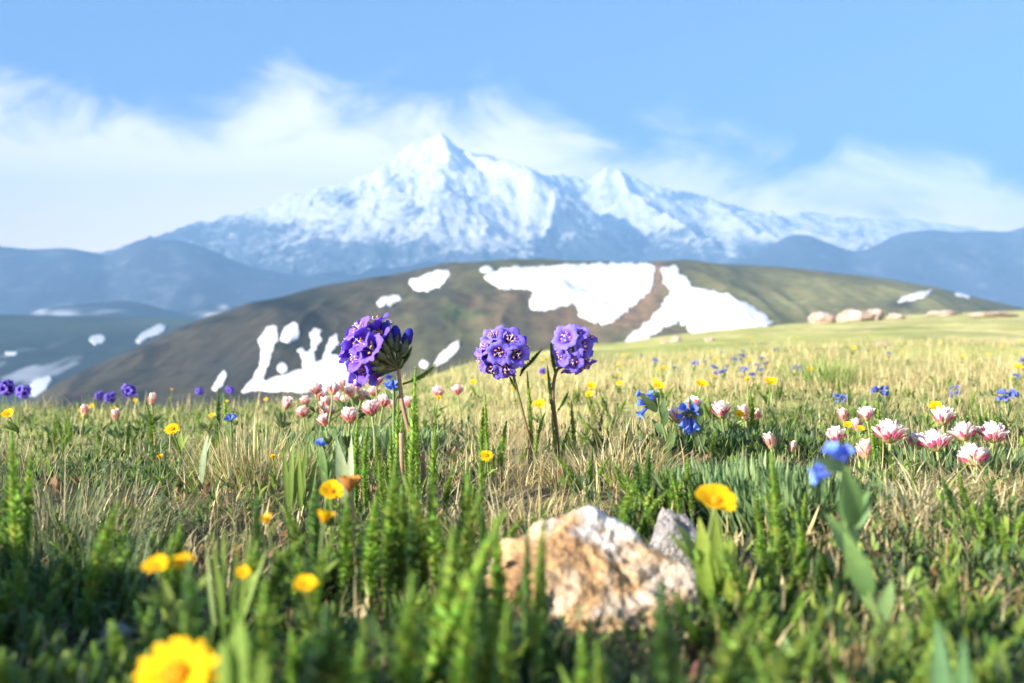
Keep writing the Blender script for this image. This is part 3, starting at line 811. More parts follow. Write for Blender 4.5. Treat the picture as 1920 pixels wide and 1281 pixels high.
# ================================================================== PURPLE FLOWERS
LAV = (.18, .135, .60); VIO = (.06, .016, .36); THR = (.03, .008, .07); BLV = (.13, .08, .60)
def corolla(mb, base, axis, L, Rr, spin=0, lav=LAV, vio=VIO, cup=0.0):
    base = Vector(base); q = Vector(axis).normalized().to_track_quat('Z', 'Y')
    prof = [(0, .12, 0), (.2, .2, .3), (.38, .34, .58), (.52, .50, .77), (.65, .66, .89), (.78, .82, .96), (.9, .95, .985), (1., 1.06, .97)]
    n = 40; vs = []; cs = []; fs = []
    for t, r, z in prof:
        for j in range(n):
            th = 2 * math.pi * j / n
            lobe = abs(math.cos(2.5 * th + spin)) ** .4
            e = max(0, (t - .45) / .55)
            rr = r * Rr * (1 - .20 * e * (1 - lobe)) * (1 + .05 * e * math.sin(9 * th + spin * 5) + .03 * e * math.sin(17 * th))
            zz = z * L + e * Rr * (.15 * math.sin(5 * th + 2 * spin + 1.3) + .06 * math.sin(13 * th + spin) - .14 * e * lobe + cup * e)
            vs.append(base + q @ Vector((rr * math.cos(th + spin), rr * math.sin(th + spin), zz)))
            ve = .5 + .5 * math.cos(25 * th)
            w = min(1, max(0, (t - .42) / .3)); w *= 1 - .34 * ve * (1.15 - t)
            c = tuple(THR[i] * (1 - min(1, t / .42)) + vio[i] * min(1, t / .42) for i in range(3)) if t < .42 else tuple(vio[i] * (1 - w) + lav[i] * w for i in range(3))
            cs.append(c)
    for i in range(len(prof) - 1):
        for j in range(n): fs.append((i * n + j, i * n + (j + 1) % n, (i + 1) * n + (j + 1) % n, (i + 1) * n + j))
    mb.add(vs, fs, cs)

def stamens(mb, base, axis, L, Rr, n=5):
    base = Vector(base); q = Vector(axis).normalized().to_track_quat('Z', 'Y')
    for j in range(n):
        a = 2 * math.pi * j / n + random.uniform(-.3, .3); r = Rr * random.uniform(.28, .42)
        tip = base + q @ Vector((r * math.cos(a), r * math.sin(a), L * random.uniform(.88, 1.06)))
        mb.tube([base + q @ Vector((0, 0, L * .3)), tip], .00022, (.55, .45, .7), 4)
        mb.blob(tip, Rr * .066, (.75, .30, .035), 6, 4, q @ Vector((math.cos(a + 1), math.sin(a + 1), .3)), 1.7)
    s = base + q @ Vector((0, 0, L * 1.1))
    mb.tube([base + q @ Vector((0, 0, L * .3)), s], .00025, (.8, .75, .85), 4)
    for j in range(3):
        a = 2.1 * j + .5
        mb.tube([s, s + q @ Vector((math.cos(a) * Rr * .16, math.sin(a) * Rr * .16, Rr * .08))], .00022, (.85, .8, .85), 4)

def calyx(mb, base, axis, L, r, col=(.13, .16, .07)):
    base = Vector(base); q = Vector(axis).normalized().to_track_quat('Z', 'Y')
    mb.tube([base + q @ Vector((0, 0, L * k)) for k in (0, .2, .6, 1)], [r * .45, r * .85, r, r * .9], col, 8, tuple(c * .8 for c in col))
    for j in range(5):
        a = 2 * math.pi * j / 5
        o = q @ Vector((math.cos(a), math.sin(a), 0))
        mb.leaf(base + q @ Vector((0, 0, L * .85)) + o * r * .9, Vector(axis).normalized() + o * .25, o, L * .55, r * 1.0, col, tuple(c * .7 for c in col), prof='lance', k=4)

def purple_head(root, org, centre, base_pt, mouths, Rr, d, tube_mode=False, lav=LAV, vio=VIO):
    """mouths: (px, py, toward) pixel centre of each open flower; toward = how much it faces the camera"""
    for i, (px, py, tw, sc) in enumerate(mouths):
        c = P(px, py, d)
        if tube_mode:
            m = P(px, py, d - tw); ax = (m - base_pt); L = min(ax.length, .034); ax.normalize(); b = m - ax * .017; L = .017
        else:
            o = (c - centre); o.y = 0; rad = .0225
            k = min(1.0, o.length / rad); o = o.normalized() * k if o.length > 1e-6 else Vector((0, 0, 0))
            ax = Vector((o.x + random.uniform(-.18, .18), -math.sqrt(max(0, 1 - k * k)) * tw - .12 * (tw > 0), o.z + random.uniform(-.18, .18))); ax.normalize()
            rad *= random.uniform(.86, 1.12); L = .0125; m = centre + Vector((o.x * rad, ax.y * rad, o.z * rad)); b = m - ax * L
        r = Rr * sc * random.uniform(.9, 1.08)
        mb = MB(org); corolla(mb, b, ax, L, r, random.uniform(0, 6), jit(lav, .1), jit(vio, .1), .0)
        f = mb.build('flower', M_PETAL, root)
        ms = MB(org); stamens(ms, b, ax, L, r); ms.build('stamens', M_STEM, f)
        mc = MB(org); calyx(mc, b - ax * .003, ax, L * .55, r * .26); 
        if tube_mode: mc.tube(bez([base_pt, (base_pt + b) / 2 + Vector((0, 0, -.001)), b], 4), .0011, (.10, .10, .05), 6)
        else: mc.tube([centre.lerp(base_pt, .6), b], .0009, (.08, .11, .05), 5)
        mc.build('calyx', M_STEM, f)

def frond_part(root, org, pts, d, wid, mi=3):
    a, b = P(*pts[0], d), P(*pts[1], d)
    return frond_obj(root, a, b, mi, wid, org)

def stem_obj(root, org, pts, d, r, c0, c1, to_soil=True):
    q = [P(px, py, d) for px, py in pts]
    if to_soil:
        s = soil(pts[-1][0], d)
        if q[-1].z > s.z: q.append(s - Vector((0, 0, .003)))
    cv = bez(q, 6); n = len(cv)
    mb = MB(org); mb.tube(cv, [r * (.9 + .35 * i / n) for i in range(n)], c0, 8, c1)
    return mb.build('stem', M_STEM, root)

random.seed(5)
# middle flower
d = .89; org = soil(993, d)
t = thing('purple_wildflower', 'round lavender flower head facing the camera, middle one of three tall purple flowers', 'flower', org, 'tall purple flowers in the middle of the meadow')
cen = P(944, 665, d); bp = P(966, 702, d)
purple_head(t, org, cen, bp, [(926, 627, .9, 1.), (957, 636, .8, 1.), (937, 662, 1, 1.02), (970, 664, .8, .98), (988, 652, .0, .9), (901, 676, .45, 1.), (907, 649, .5, .95),
    (922, 694, .8, .95), (947, 691, 1, .95), (946, 709, .25, .9), (943, 619, -.2, .9), (975, 640, -.4, .95)], .0114, d)
stem_obj(t, org, [(962, 700), (971, 738), (984, 790), (993, 832)], d, .0013, (.10, .12, .045), (.33, .20, .09))
frond_part(t, org, [(978, 697), (1017, 656)], d, .0055); frond_part(t, org, [(972, 738), (955, 705)], d, .0045); frond_part(t, org, [(975, 705), (985, 682)], d, .005)
frond_part(t, org, [(998, 880), (992, 697)], d + .004, .0062, 0); frond_part(t, org, [(1003, 880), (1006, 775)], d + .01, .006, 2)
# right flower
d = .90; org = soil(1045, d)
t = thing('purple_wildflower', 'lavender flower head, its right side in shade, rightmost of three tall purple flowers', 'flower', org, 'tall purple flowers in the middle of the meadow')
cen = P(1077, 656, d); bp = P(1050, 694, d)
purple_head(t, org, cen, bp, [(1057, 632, .9, 1.), (1079, 621, .8, .98), (1066, 656, 1, 1.02), (1049, 666, .6, .95), (1071, 682, .9, .95), (1074, 700, .2, .95), (1095, 648, .35, .95),
    (1100, 670, .15, .95), (1098, 690, .1, .95), (1100, 630, .2, .95), (1044, 634, .1, .7), (1088, 640, -.5, .9)], .0110, d, vio=(.10, .035, .46))
stem_obj(t, org, [(1058, 686), (1043, 697), (1037, 740), (1043, 800), (1046, 840)], d, .0014, (.14, .11, .07), (.14, .055, .05))
frond_part(t, org, [(1042, 706), (1032, 640)], d, .0065); frond_part(t, org, [(1040, 800), (1025, 686)], d, .0055); frond_part(t, org, [(1046, 885), (1038, 778)], d - .006, .006, 0)
frond_part(t, org, [(1085, 880), (1077, 752)], d + .008, .0062, 2); frond_part(t, org, [(1052, 890), (1055, 800)], d - .01, .0055, 2); frond_part(t, org, [(1046, 770), (1068, 735)], d + .01, .005, 0)
# left flower, seen from the side
d = .78; org = soil(790, d)
t = thing('purple_wildflower', 'deep violet flower head seen from the side, leftmost and tallest of three purple flowers', 'flower', org, 'tall purple flowers in the middle of the meadow')
bp = P(746, 690, d)
purple_head(t, org, None, bp, [(650, 640, .0, 1.05), (668, 612, .012, 1.), (700, 600, .004, .95), (664, 668, .016, 1.08), (688, 650, .024, 1.05), (676, 692, .014, 1.), (690, 632, -.010, 1.), (646, 656, -.006, .9), (672, 640, .020, .95), (712, 612, -.010, .85), (668, 700, -.004, .9),
    (658, 625, -.012, 1.), (655, 690, -.004, 1.), (690, 680, -.012, 1.), (704, 626, .012, .9), (694, 704, -.006, .8)], .0122, d, True, (.19, .11, .66), (.085, .02, .42))
for (px, py, w) in [(742, 628, .002), (764, 633, -.004), (725, 622, -.006)]:
    m = P(px, py, d + w); ax = (m - bp).normalized()
    mb = MB(org); mb.blob(m, .0042, (.03, .03, .30), 8, 6, ax, 1.9); f = mb.build('bud', M_PETAL, t)
    mc = MB(org); calyx(mc, m - ax * .014, ax, .010, .0034, (.10, .13, .08)); mc.tube([bp, m - ax * .012], .001, (.09, .10, .05), 5); mc.build('calyx', M_STEM, f)
stem_obj(t, org, [(747, 692), (751, 730), (756, 765), (768, 810), (792, 862)], d, .0016, (.30, .21, .13), (.26, .13, .09))
frond_part(t, org, [(750, 692), (754, 645)], d, .006, 0); frond_part(t, org, [(752, 690), (774, 650)], d, .005); frond_part(t, org, [(755, 720), (822, 690)], d, .0055, 2)
frond_part(t, org, [(752, 672), (768, 668)], d, .005)
# a cut pinkish stalk in front of the left flower
org = soil(752, .70); t = thing('cut_stalk', 'bare pale pink stalk standing in front of the left purple flower', 'plant stalk', org)
mb = MB(org); mb.tube(bez([P(752, 812, .70), P(753, 850, .70), soil(755, .70)], 6), [.0016] * 13, (.48, .28, .18), 8, (.28, .16, .10)); mb.build('stem', M_STEM, t)

# far purple heads (a prototype then copies)
def small_purple():
    t = thing('purple_wildflower', 'x', 'flower', (0, 0, 0)); c = Vector((0, 0, .085))
    mb = MB()
    for i in range(10):
        a = i * 2.4 + random.uniform(-.4, .4); z = 1 - 2 * (i + .5) / 10; r = math.sqrt(1 - z * z); ax = Vector((r * math.cos(a), r * math.sin(a), z * .8 + .1)).normalized()
        corolla(mb, c + ax * random.uniform(.004, .011) + Vector((0, 0, random.uniform(-.004, .004))), ax, .010, random.uniform(.008, .0115), i, (.20, .15, .62), VIO)
    mb.build('flower_head', M_PETAL, t)
    ms = MB(); ms.tube([(0, 0, -.01), (.002, 0, .04), (0, 0, .082)], .0013, (.12, .14, .06), 6); ms.build('stem', M_STEM, t)
    return t
PP = small_purple(); used = [False]
def place(proto, used, px, py, d, label, group, h, sc=1.0, tilt=.15, lean=0.0):
    """put a prototype so that its head (at height h above its base) sits at the given place"""
    o = proto if not used[0] else copy_tree(proto); used[0] = True
    top = P(px, py, d); s = soil(px, d)
    o.scale = (sc, sc, sc)
    o.rotation_mode = 'QUATERNION'
    o.rotation_quaternion = Quaternion((1, 0, 0), lean + random.uniform(-tilt, tilt)) @ Quaternion((0, 1, 0), random.uniform(-tilt, tilt)) @ Quaternion((0, 0, 1), random.uniform(0, 6.28))
    o.location = top - o.rotation_quaternion @ Vector((0, 0, h * sc))
    tag(o, label, None, group)
    return o
for px, py, d, lab, sc in [
    (12, 724, 1.75, 'blurred purple flower head at the left edge above the meadow rim', 1.), (43, 731, 1.8, 'blurred purple flower head second from the left edge on the rim', .9),
    (187, 738, 2.3, 'faint small purple head left of the pair on the rim', .75), (207, 742, 2.0, 'purple head in the left mid rim, lower of the close pair', .8), (242, 729, 1.9, 'roundest purple head on the left rim, higher of the close pair', .9),
    (374, 730, 2.4, 'small purple head on the rim left of the snow sliver', .7), (431, 728, 2.5, 'small purple head on the rim right of the snow sliver', .7), (590, 718, 2.6, 'dim purple bud head in front of the gullied snow', .5),
    (1017, 693, 2.6, 'tiny blurred purple head between the middle and right purple flowers', .6)]:
    place(PP, used, px, py + 3, d, lab, 'small purple flower heads far behind', .085, sc * .78)

# ================================================================== CLOVER HEADS
CRM = (.80, .72, .66); MAG = (.58, .03, .24); PNK = (.78, .36, .34); WHT = (.88, .84, .82); YGR = (.55, .50, .20)
def floret(mb, base, ax, out, L, W, c_base, c_tip, c_keel):
    """banner petal folded round a coloured keel"""
    n = Vector((random.uniform(-.12, .12), random.uniform(-.12, .12), 0))
    mb.leaf(base, ax + n, -out, L, W, c_base, c_tip, curl=random.uniform(-.55, -.05), fold=.75, prof='petal', k=8, mid=(1, .84, .9))
    b2 = base + ax * L * .36 + out * .0012
    if random.random() < .75: mb.leaf(b2, ax + n + out * .08, -out, L * .48, W * .50, tuple(.6 * a + .4 * b for a, b in zip(c_keel, c_base)), c_keel, curl=-.25, fold=.8, prof='ovate', k=5)
    mb.leaf(base + out * .0009, ax + out * .10, -out, L * .40, W * .5, (.50, .44, .17), c_base, fold=.6, prof='lance', k=4)
def clover_proto(kind, n, seed, spread, as_parts):
    random.seed(seed)
    t = thing('clover_flower', 'x', 'clover', (0, 0, 0)); h = .045
    cols = {'pale': ((.62, .50, .26), WHT, MAG), 'pink': ((.74, .30, .28), (.88, .80, .76), (.74, .26, .30)), 'rose': ((.70, .42, .30), (.82, .70, .60), (.62, .30, .30))}[kind]
    whole = MB()
    for i in range(n):
        q = (i + .5) / n; a = i * 2.399 + random.uniform(-.25, .25); th = spread * math.sqrt(q) + random.uniform(-.08, .08)
        out = Vector((math.cos(a), math.sin(a), 0)); ax = (out * math.sin(th) + Vector((0, 0, math.cos(th)))).normalized()
        o2 = (out * math.cos(th) - Vector((0, 0, math.sin(th)))).normalized()
        mb = MB() if as_parts else whole
        floret(mb, Vector((0, 0, h - .016)) + out * .0012, ax, o2, random.uniform(.0125, .0155) * (1 - .06 * q), random.uniform(.0040, .0052), jit(cols[0], .15), jit(cols[1], .08), jit(cols[2], .2))
        if as_parts: mb.build('floret', M_PETAL, t)
    if not as_parts: whole.build('flower_head', M_PETAL, t)
    ms = MB(); ms.tube(bez([(.004, 0, -.012), (.001, .001, .012), (0, 0, h - .015)], 4), .0011, (.22, .26, .09), 6); ms.build('stem', M_STEM, t)
    for j in range(3):
        ml = MB(); a = random.uniform(0, 6.28)
        for k in (-.5, 0, .5):
            ml.leaf((.003 * math.cos(a), .003 * math.sin(a), .006), (math.cos(a + k), math.sin(a + k), .9), (-math.cos(a), -math.sin(a), .5), random.uniform(.016, .022), .005, (.10, .16, .06), (.15, .23, .08), fold=.3)
        ml.build('leaf', M_LEAF, t)
    return t
CL = {('pale', 0): [clover_proto('pale', 40, 1, 1.02, True), [False]], ('pale', 1): [clover_proto('pale', 26, 2, .8, True), [False]],
      ('pink', 0): [clover_proto('pink', 34, 3, .9, True), [False]], ('pink', 1): [clover_proto('pink', 22, 4, .68, True), [False]], ('rose', 0): [clover_proto('rose', 14, 6, .5, True), [False]]}
def clover(kind, v, px, py, d, label, group, sc):
    p = CL[(kind, v)]; o = place(p[0], p[1], px, py, d, label, group, .04, sc * (1.22 if kind == 'pale' else 1.12), .22); return o
GR = 'pale pink clover heads on the right'; GL = 'pink clover heads behind the left purple flower'
random.seed(9)
for a in [
    ('pale', 0, 1667, 797, .82, 'largest white and magenta clover head, standing alone left of the crowded pale group', GR, 1.05),
    ('pale', 1, 1565, 808, .82, 'small magenta-streaked clover head left of the largest pale head', GR, .8),
    ('rose', 0, 1620, 832, .80, 'closed dusty pink clover head below the largest pale head', GR, 1.0),
    ('rose', 0, 1442, 818, .84, 'narrow closed dusty clover head standing alone among dark leaves', GR, .85),
    ('rose', 0, 1485, 832, .85, 'dim narrow clover bud right of the lone dusty clover head', GR, .6),
    ('pale', 0, 1752, 815, .80, 'white and magenta clover head at front left of the crowded pale group', GR, .95),
    ('pale', 1, 1722, 818, .83, 'shaded clover head tucked behind the front left one of the crowded group', GR, .8),
    ('pale', 1, 1768, 770, .95, 'open cream clover head at the back of the crowded pale group', GR, 1.0),
    ('pale', 0, 1805, 800, .86, 'clover head in the middle of the crowded pale group', GR, .9),
    ('pale', 0, 1862, 800, .86, 'wide white and magenta clover head at the right end of the crowded group', GR, 1.0),
    ('pale', 0, 1822, 842, .76, 'whitest clover head, lowest at the front of the crowded group', GR, .95),
    ('pale', 1, 1624, 768, .98, 'small bright pink clover head behind the largest pale head', GR, .8),
    ('rose', 0, 1580, 772, 1.0, 'faint dusty clover head behind the small magenta-streaked one', GR, .9),
    ('rose', 0, 1605, 790, .95, 'thin dusty clover head just left of the largest pale head', GR, .8),
    ('pale', 1, 1350, 760, 1.05, 'pale clover head behind the dark mat right of the blue bells', GR, 1.),
    ('pale', 1, 1302, 748, 1.15, 'whitish clover head peeping above the blue bells', GR, .9),
    ('pale', 1, 1268, 768, 1.0, 'shaded mauve clover head between the two blue flower plants', GR, 1.),
    ('rose', 0, 1393, 766, 1.05, 'dull pink clover head right of the pale one behind the dark mat', GR, 1.),
    ('rose', 0, 1420, 772, 1.05, 'second dull pink clover head behind the dark mat, farther right', GR, .8),
    ('pink', 0, 657, 770, .98, 'large pink and white clover head at the lower front of the left cluster', GL, .95),
    ('pink', 0, 694, 757, 1.03, 'wide pink and white clover head, right of the lower front one in the left cluster', GL, 1.),
    ('pink', 1, 606, 782, 1.05, 'reddish half-closed clover head, lowest in the left cluster', GL, .8),
    ('pink', 0, 567, 766, 1.25, 'pink clover head at the lower left of the left cluster', GL, .9),
    ('pink', 1, 538, 750, 1.3, 'narrow pink clover head at the left end of the left cluster', GL, 1.),
    ('pink', 0, 822, 728, 1.5, 'blurred pale pink clover head right of the left purple flower', GL, 1.),
    ('pink', 0, 856, 726, 1.5, 'blurred pink clover head, right one of the pair right of the left purple flower', GL, .95),
    ('pink', 0, 706, 706, 1.05, 'pink clover head raised beside the stem right under the left purple flower', GL, .8)]: clover(*a)
lab = 'pink and white clover head in the crowded blurred cluster behind the left purple flower'
for px, py in [(572, 746), (600, 735), (612, 748), (626, 722), (640, 715), (634, 740), (655, 728), (668, 716), (680, 735), (604, 757), (720, 745), (735, 752), (745, 735), (648, 745), (592, 722), (765, 748), (700, 728), (615, 765)]:
    clover('pink', random.choice([0, 1]), px, py, random.uniform(1.2, 1.5), lab, GL, random.uniform(.8, 1.05))
for px, py, l in [(160, 764, 'faint pale clover head in the left mid meadow'), (215, 772, 'second faint pale clover head in the left mid meadow, farther right'), (285, 742, 'faint cream clover head on the left rim')]:
    clover('rose', 0, px, py, 1.35, l, 'faint clover heads in the left meadow', 1.0)

# ================================================================== YELLOW FLOWERS
YEL = (.82, .51, .006); ORG = (.76, .33, .006)
def yellow_proto(n, Lp, Wp, cup, cen_r, rows_, seed, h=.04, leafy=True):
    random.seed(seed); t = thing('yellow_flower', 'x', 'flower', (0, 0, 0))
    for r_ in range(rows_):
        for i in range(n):
            a = 2 * math.pi * (i + .5 * r_) / n + random.uniform(-.08, .08); el = cup + .22 * r_ + random.uniform(-.12, .12)
            o = Vector((math.cos(a), math.sin(a), 0)); dv = o * math.cos(el) + Vector((0, 0, math.sin(el)))
            mb = MB(); mb.leaf(Vector((0, 0, h)) + o * cen_r * .7, dv, Vector((0, 0, 1)) - o * math.sin(el), Lp * (1 - .25 * r_) * random.uniform(.9, 1.1), Wp, jit(ORG if r_ == 0 and cen_r > .002 else YEL, .1), jit(YEL, .06), curl=random.uniform(.0, .3), fold=.12, prof='petal', k=6, cup=.1)
            mb.build('petal', M_PETAL, t)
    mc = MB(); mc.blob((0, 0, h + .0006), cen_r, (.60, .26, .012), 10, 6, None, .55)
    for i in range(22):
        a = i * 2.4; r = cen_r * math.sqrt((i + .5) / 22); mc.blob((r * math.cos(a), r * math.sin(a), h + cen_r * .5 + random.uniform(0, .0008)), cen_r * .16, jit((.78, .42, .015), .2), 5, 3)
    mc.build('flower_centre', M_PETAL, t)
    ms = MB(); ms.tube(bez([(.003, 0, -.015), (.002, .001, .012), (0, 0, h - .001)], 4), .001, (.16, .22, .06), 6)
    ms.blob((0, 0, h - .0015), cen_r * .9, (.14, .20, .05), 8, 5, None, .8); ms.build('stem', M_STEM, t)
    if leafy:
        for j in range(4):
            a = random.uniform(0, 6.28); ml = MB()
            ml.leaf((0, 0, -.004), (math.cos(a) * .5, math.sin(a) * .5, 1), (-math.cos(a), -math.sin(a), .4), random.uniform(.022, .032), .007, (.14, .22, .04), (.24, .33, .06), curl=.3, fold=.3)
            ml.build('leaf', M_LEAF, t)
    return t
YP = {'cup': [yellow_proto(6, .0085, .0085, .35, .0022, 1, 1), [False]], 'ray': [yellow_proto(16, .0075, .0027, .12, .0032, 2, 2), [False]], 'bud': [yellow_proto(7, .0075, .0045, 1.15, .0022, 1, 3), [False]]}
def yellow(kind, px, py, d, label, sc, grp='yellow flowers scattered in the meadow', tilt=.2):
    p = YP[kind]; return place(p[0], p[1], px, py, d, label, grp, .042, sc, tilt, .6 if kind != 'bud' else .1)
random.seed(13)
for a in [
    ('cup', 1343, 934, .42, 'bright yellow cup flower with orange centre right of the rock', .95),
    ('ray', 322, 1262, .215, 'very large blurred yellow flower cut by the bottom edge', 1.0),
    ('cup', 292, 1058, .30, 'blurred yellow flower in dark foreground, left of the touching pair', .42),
    ('cup', 340, 1053, .305, 'blurred yellow flower in dark foreground, right of the touching pair', .38),
    ('cup', 572, 1094, .29, 'small blurred yellow flower alone in the dark foreground', .36),
    ('bud', 500, 977, .40, 'small orange-yellow bud beside feathery leaves at left', .45),
    ('bud', 608, 972, .38, 'orange upright bud left of the feathery stand', .6),
    ('cup', 622, 919, .50, 'small yellow blossom just below the orange-brown head', .65),
    ('cup', 455, 1073, .33, 'tiny dim yellow flower in the shaded foreground', .25),
    ('ray', 322, 803, .92, 'flat yellow flower in the left mid meadow', .75),
    ('bud', 300, 858, .75, 'tiny orange flower in short turf below the flat yellow one', .45),
    ('bud', 511, 858, .75, 'small orange bud at the foot of the straw tussock', .45),
    ('ray', 912, 853, .72, 'small yellow button flower in straw grass below the middle purple flower', .55),
    ('cup', 1235, 722, 1.45, 'orange-yellow flower above the left blue bell plant', .9),
    ('cup', 1316, 719, 1.4, 'yellow flower above the drooping blue bells', .95),
    ('bud', 1401, 713, 1.45, 'small orange flower, left of the far pair behind dark feathery leaf', .9),
    ('cup', 1446, 714, 1.4, 'yellow flower, right of the far pair behind dark feathery leaf', .95),
    ('cup', 887, 716, 1.6, 'blurred yellow flower left of the middle purple flower head', .6),
    ('cup', 963, 728, 1.6, 'blurred yellow flower close behind the middle purple stem', .6),
    ('cup', 1011, 757, 1.25, 'yellow flower low between the middle and right purple stems', .85),
    ('cup', 1108, 723, 1.7, 'yellow flower right of the right purple flower, upper of two', .85),
    ('cup', 1104, 739, 1.6, 'orange-yellow flower right of the right purple flower, lower of two', .7),
    ('bud', 822, 747, 1.4, 'tiny orange bud under the blurred pale clover pair', .7),
    ('cup', 1910, 687, 2.2, 'large blurred yellow flower at the right edge in the far meadow', 1.1),
    ('cup', 1386, 776, 1.02, 'small yellow flower in front of the dull pink clover heads', .55),
    ('cup', 14, 775, 1.1, 'orange-yellow flower at the left edge in the mid meadow', .7),
    ('cup', 163, 764, 1.7, 'small yellow flower behind the faint clover at left', .6),
    ('cup', 1590, 796, .90, 'small yellow flower low left of the largest pale clover head', .4),
    ('cup', 1614, 803, .88, 'tiny yellow flower touching the largest pale clover head', .35),
    ('cup', 1755, 762, 1.1, 'yellow flower behind the open cream clover head', .8),
    ('bud', 322, 731, 2.2, 'tiny yellow speck flower on the left rim', .6)]: yellow(*a)
# orange-brown fading head
random.seed(3)
org = soil(655, .48); t = thing('faded_flower', 'orange-brown fading flower head on a leafy stalk left of centre', 'flower', org)
c = P(655, 906, .48); mb = MB(org)
for i in range(9):
    a = i * .7; o = Vector((math.cos(a), math.sin(a), 0)); mb.leaf(c - Vector((0, 0, .004)) + o * .001, o * .5 + Vector((0, 0, .8)), -o, .0085, .004, (.32, .10, .05), jit((.60, .27, .06), .2), prof='petal', fold=.3)
mb.build('flower_head', M_PETAL, t)
mb = MB(org); mb.tube(bez([c - Vector((0, 0, .004)), c - Vector((-.002, 0, .02)), org], 5), .0011, (.30, .22, .10), 6); mb.build('stem', M_STEM, t)
for i in range(7):
    a = random.uniform(0, 6.28); mb = MB(org); mb.leaf(org.lerp(c, .15 + .1 * i), (math.cos(a), math.sin(a), .8), (-math.cos(a), -math.sin(a), .5), .014, .004, (.16, .20, .08), (.25, .28, .12)); mb.build('leaf', M_LEAF, t)
# far yellow dots in the right meadow
random.seed(17)
for i in range(64):
    px = random.uniform(1000, 1930); d = 1.9 * (14 / 1.9) ** random.random()
    s = soil(px, d); h = random.uniform(.025, .04); py = 640.5 - (s.z + h - CAM) / d * F
    if d > float(np.interp(px, RIM_PX, RIM_D)) * .9: continue
    yellow(random.choice(['cup', 'cup', 'ray']), px, py, d, 'tiny blurred yellow flower dotting the far right meadow', random.uniform(.5, .85), 'yellow dots of the far meadow')
for i in range(10):
    px = random.uniform(-20, 800); d = random.uniform(1.5, 2.6); s = soil(px, d); py = 640.5 - (s.z + .03 - CAM) / d * F
    yellow('cup', px, py, d, 'tiny blurred yellow flower low in the left rim turf', random.uniform(.35, .6), 'yellow dots of the left rim')

# ================================================================== BLUE BELLS
BLU_L = (.13, .23, .70); BLU_D = (.06, .09, .46)
def bell(mb, base, ax, L, r, c0=BLU_D, c1=BLU_L):
    base = Vector(base); q = Vector(ax).normalized().to_track_quat('Z', 'Y'); n = 15; vs = []; cs = []; fs = []
    prof = [(0, .25, 0), (.3, .34, .3), (.55, .42, .55), (.75, .62, .75), (.9, .82, .9), (1, 1.05, 1)]
    for t, rr, z in prof:
        for j in range(n):
            th = 2 * math.pi * j / n; e = max(0, (t - .6) / .4); k = 1 - .22 * e * (.5 - .5 * math.cos(5 * th))
            vs.append(base + q @ Vector((rr * r * k * math.cos(th), rr * r * k * math.sin(th), z * L * (1 - .1 * e * (1 - k) * 4)))); cs.append(tuple(c0[i] * (1 - t) + c1[i] * t for i in range(3)))
    for i in range(len(prof) - 1):
        for j in range(n): fs.append((i * n + j, i * n + (j + 1) % n, (i + 1) * n + (j + 1) % n, (i + 1) * n + j))
    mb.add(vs, fs, cs)
def blue_plant(label, d, stem_pts, bells, leaves, lc=(.075, .14, .05), lc2=(.14, .23, .08), br=.0042, bl=.013, grp='blue bell flowers', lw=.009):
    org = soil(stem_pts[-1][0], d)
    t = thing('blue_bellflower', label, 'flower', org, grp)
    q = [P(*p, d) for p in stem_pts]; s = soil(stem_pts[-1][0], d)
    if q[-1].z > s.z: q.append(s - Vector((0, 0, .004)))
    mb = MB(org); cv = bez(q, 5); mb.tube(cv, [.0009 + .0008 * i / len(cv) for i in range(len(cv))], (.13, .20, .06), 7); mb.build('stem', M_STEM, t)
    for (x0, y0, x1, y1, dy) in bells:
        a = P(x0, y0, d); b = P(x1, y1, d - dy); mb = MB(org)
        L = (b - a).length
        bell(mb, a, b - a, L, br * random.uniform(.9, 1.1), jit(BLU_D, .2), jit(BLU_L, .15)); f = mb.build('bell', M_PETAL, t)
        mc = MB(org); calyx(mc, a - (b - a) * .1, b - a, L * .25, br * .45, (.09, .13, .07)); mc.tube([q[0], a], .0005, (.12, .18, .07), 5); mc.build('calyx', M_STEM, f)
    for (x0, y0, x1, y1, w, dy) in leaves:
        a = P(x0, y0, d); b = P(x1, y1, d - dy); mb = MB(org); v = b - a
        up = Vector((random.uniform(-.5, .1), -1, .45)); mb.leaf(a, v, up, v.length, w * d / F, jit(lc, .15), jit(lc2, .15), curl=random.uniform(-.1, .25), fold=.3, prof='lance', k=8, mid=(1.15, 1.1, 1.1)); mb.build('leaf', M_LEAF, t)
    return t
random.seed(23)
blue_plant('blue bell plant with dark lance leaves, upright right of centre', .88, [(1232, 742), (1236, 775), (1247, 815), (1262, 872)],
    [(1226, 752, 1217, 736, .002), (1228, 756, 1221, 745, -.004), (1226, 760, 1196, 754, .004), (1216, 762, 1198, 779, .004), (1207, 743, 1194, 737, .0)],
    [(1232, 772, 1199, 738, 16, .006), (1234, 770, 1233, 724, 10, -.004), (1238, 785, 1247, 745, 14, .0), (1242, 800, 1252, 768, 14, .005), (1250, 845, 1265, 808, 17, .006), (1245, 815, 1222, 785, 12, -.004), (1256, 868, 1250, 838, 16, .006), (1262, 885, 1248, 845, 14, .004)], lw=.01)
blue_plant('drooping cluster of bright blue bells with leaves beside the dark mat', .90, [(1292, 772), (1305, 790), (1311, 825), (1312, 850)],
    [(1290, 776, 1277, 803, .002), (1292, 778, 1289, 812, .006), (1296, 778, 1307, 808, .002), (1290, 772, 1280, 762, .006), (1296, 772, 1301, 764, .006), (1298, 774, 1308, 772, .0), (1285, 775, 1270, 784, .0), (1294, 780, 1296, 812, -.004)],
    [(1310, 805, 1316, 752, 13, .004), (1311, 815, 1318, 775, 12, .0), (1308, 785, 1291, 742, 13, -.005), (1312, 845, 1303, 805, 12, .005), (1312, 845, 1322, 815, 9, .004)], br=.0045)
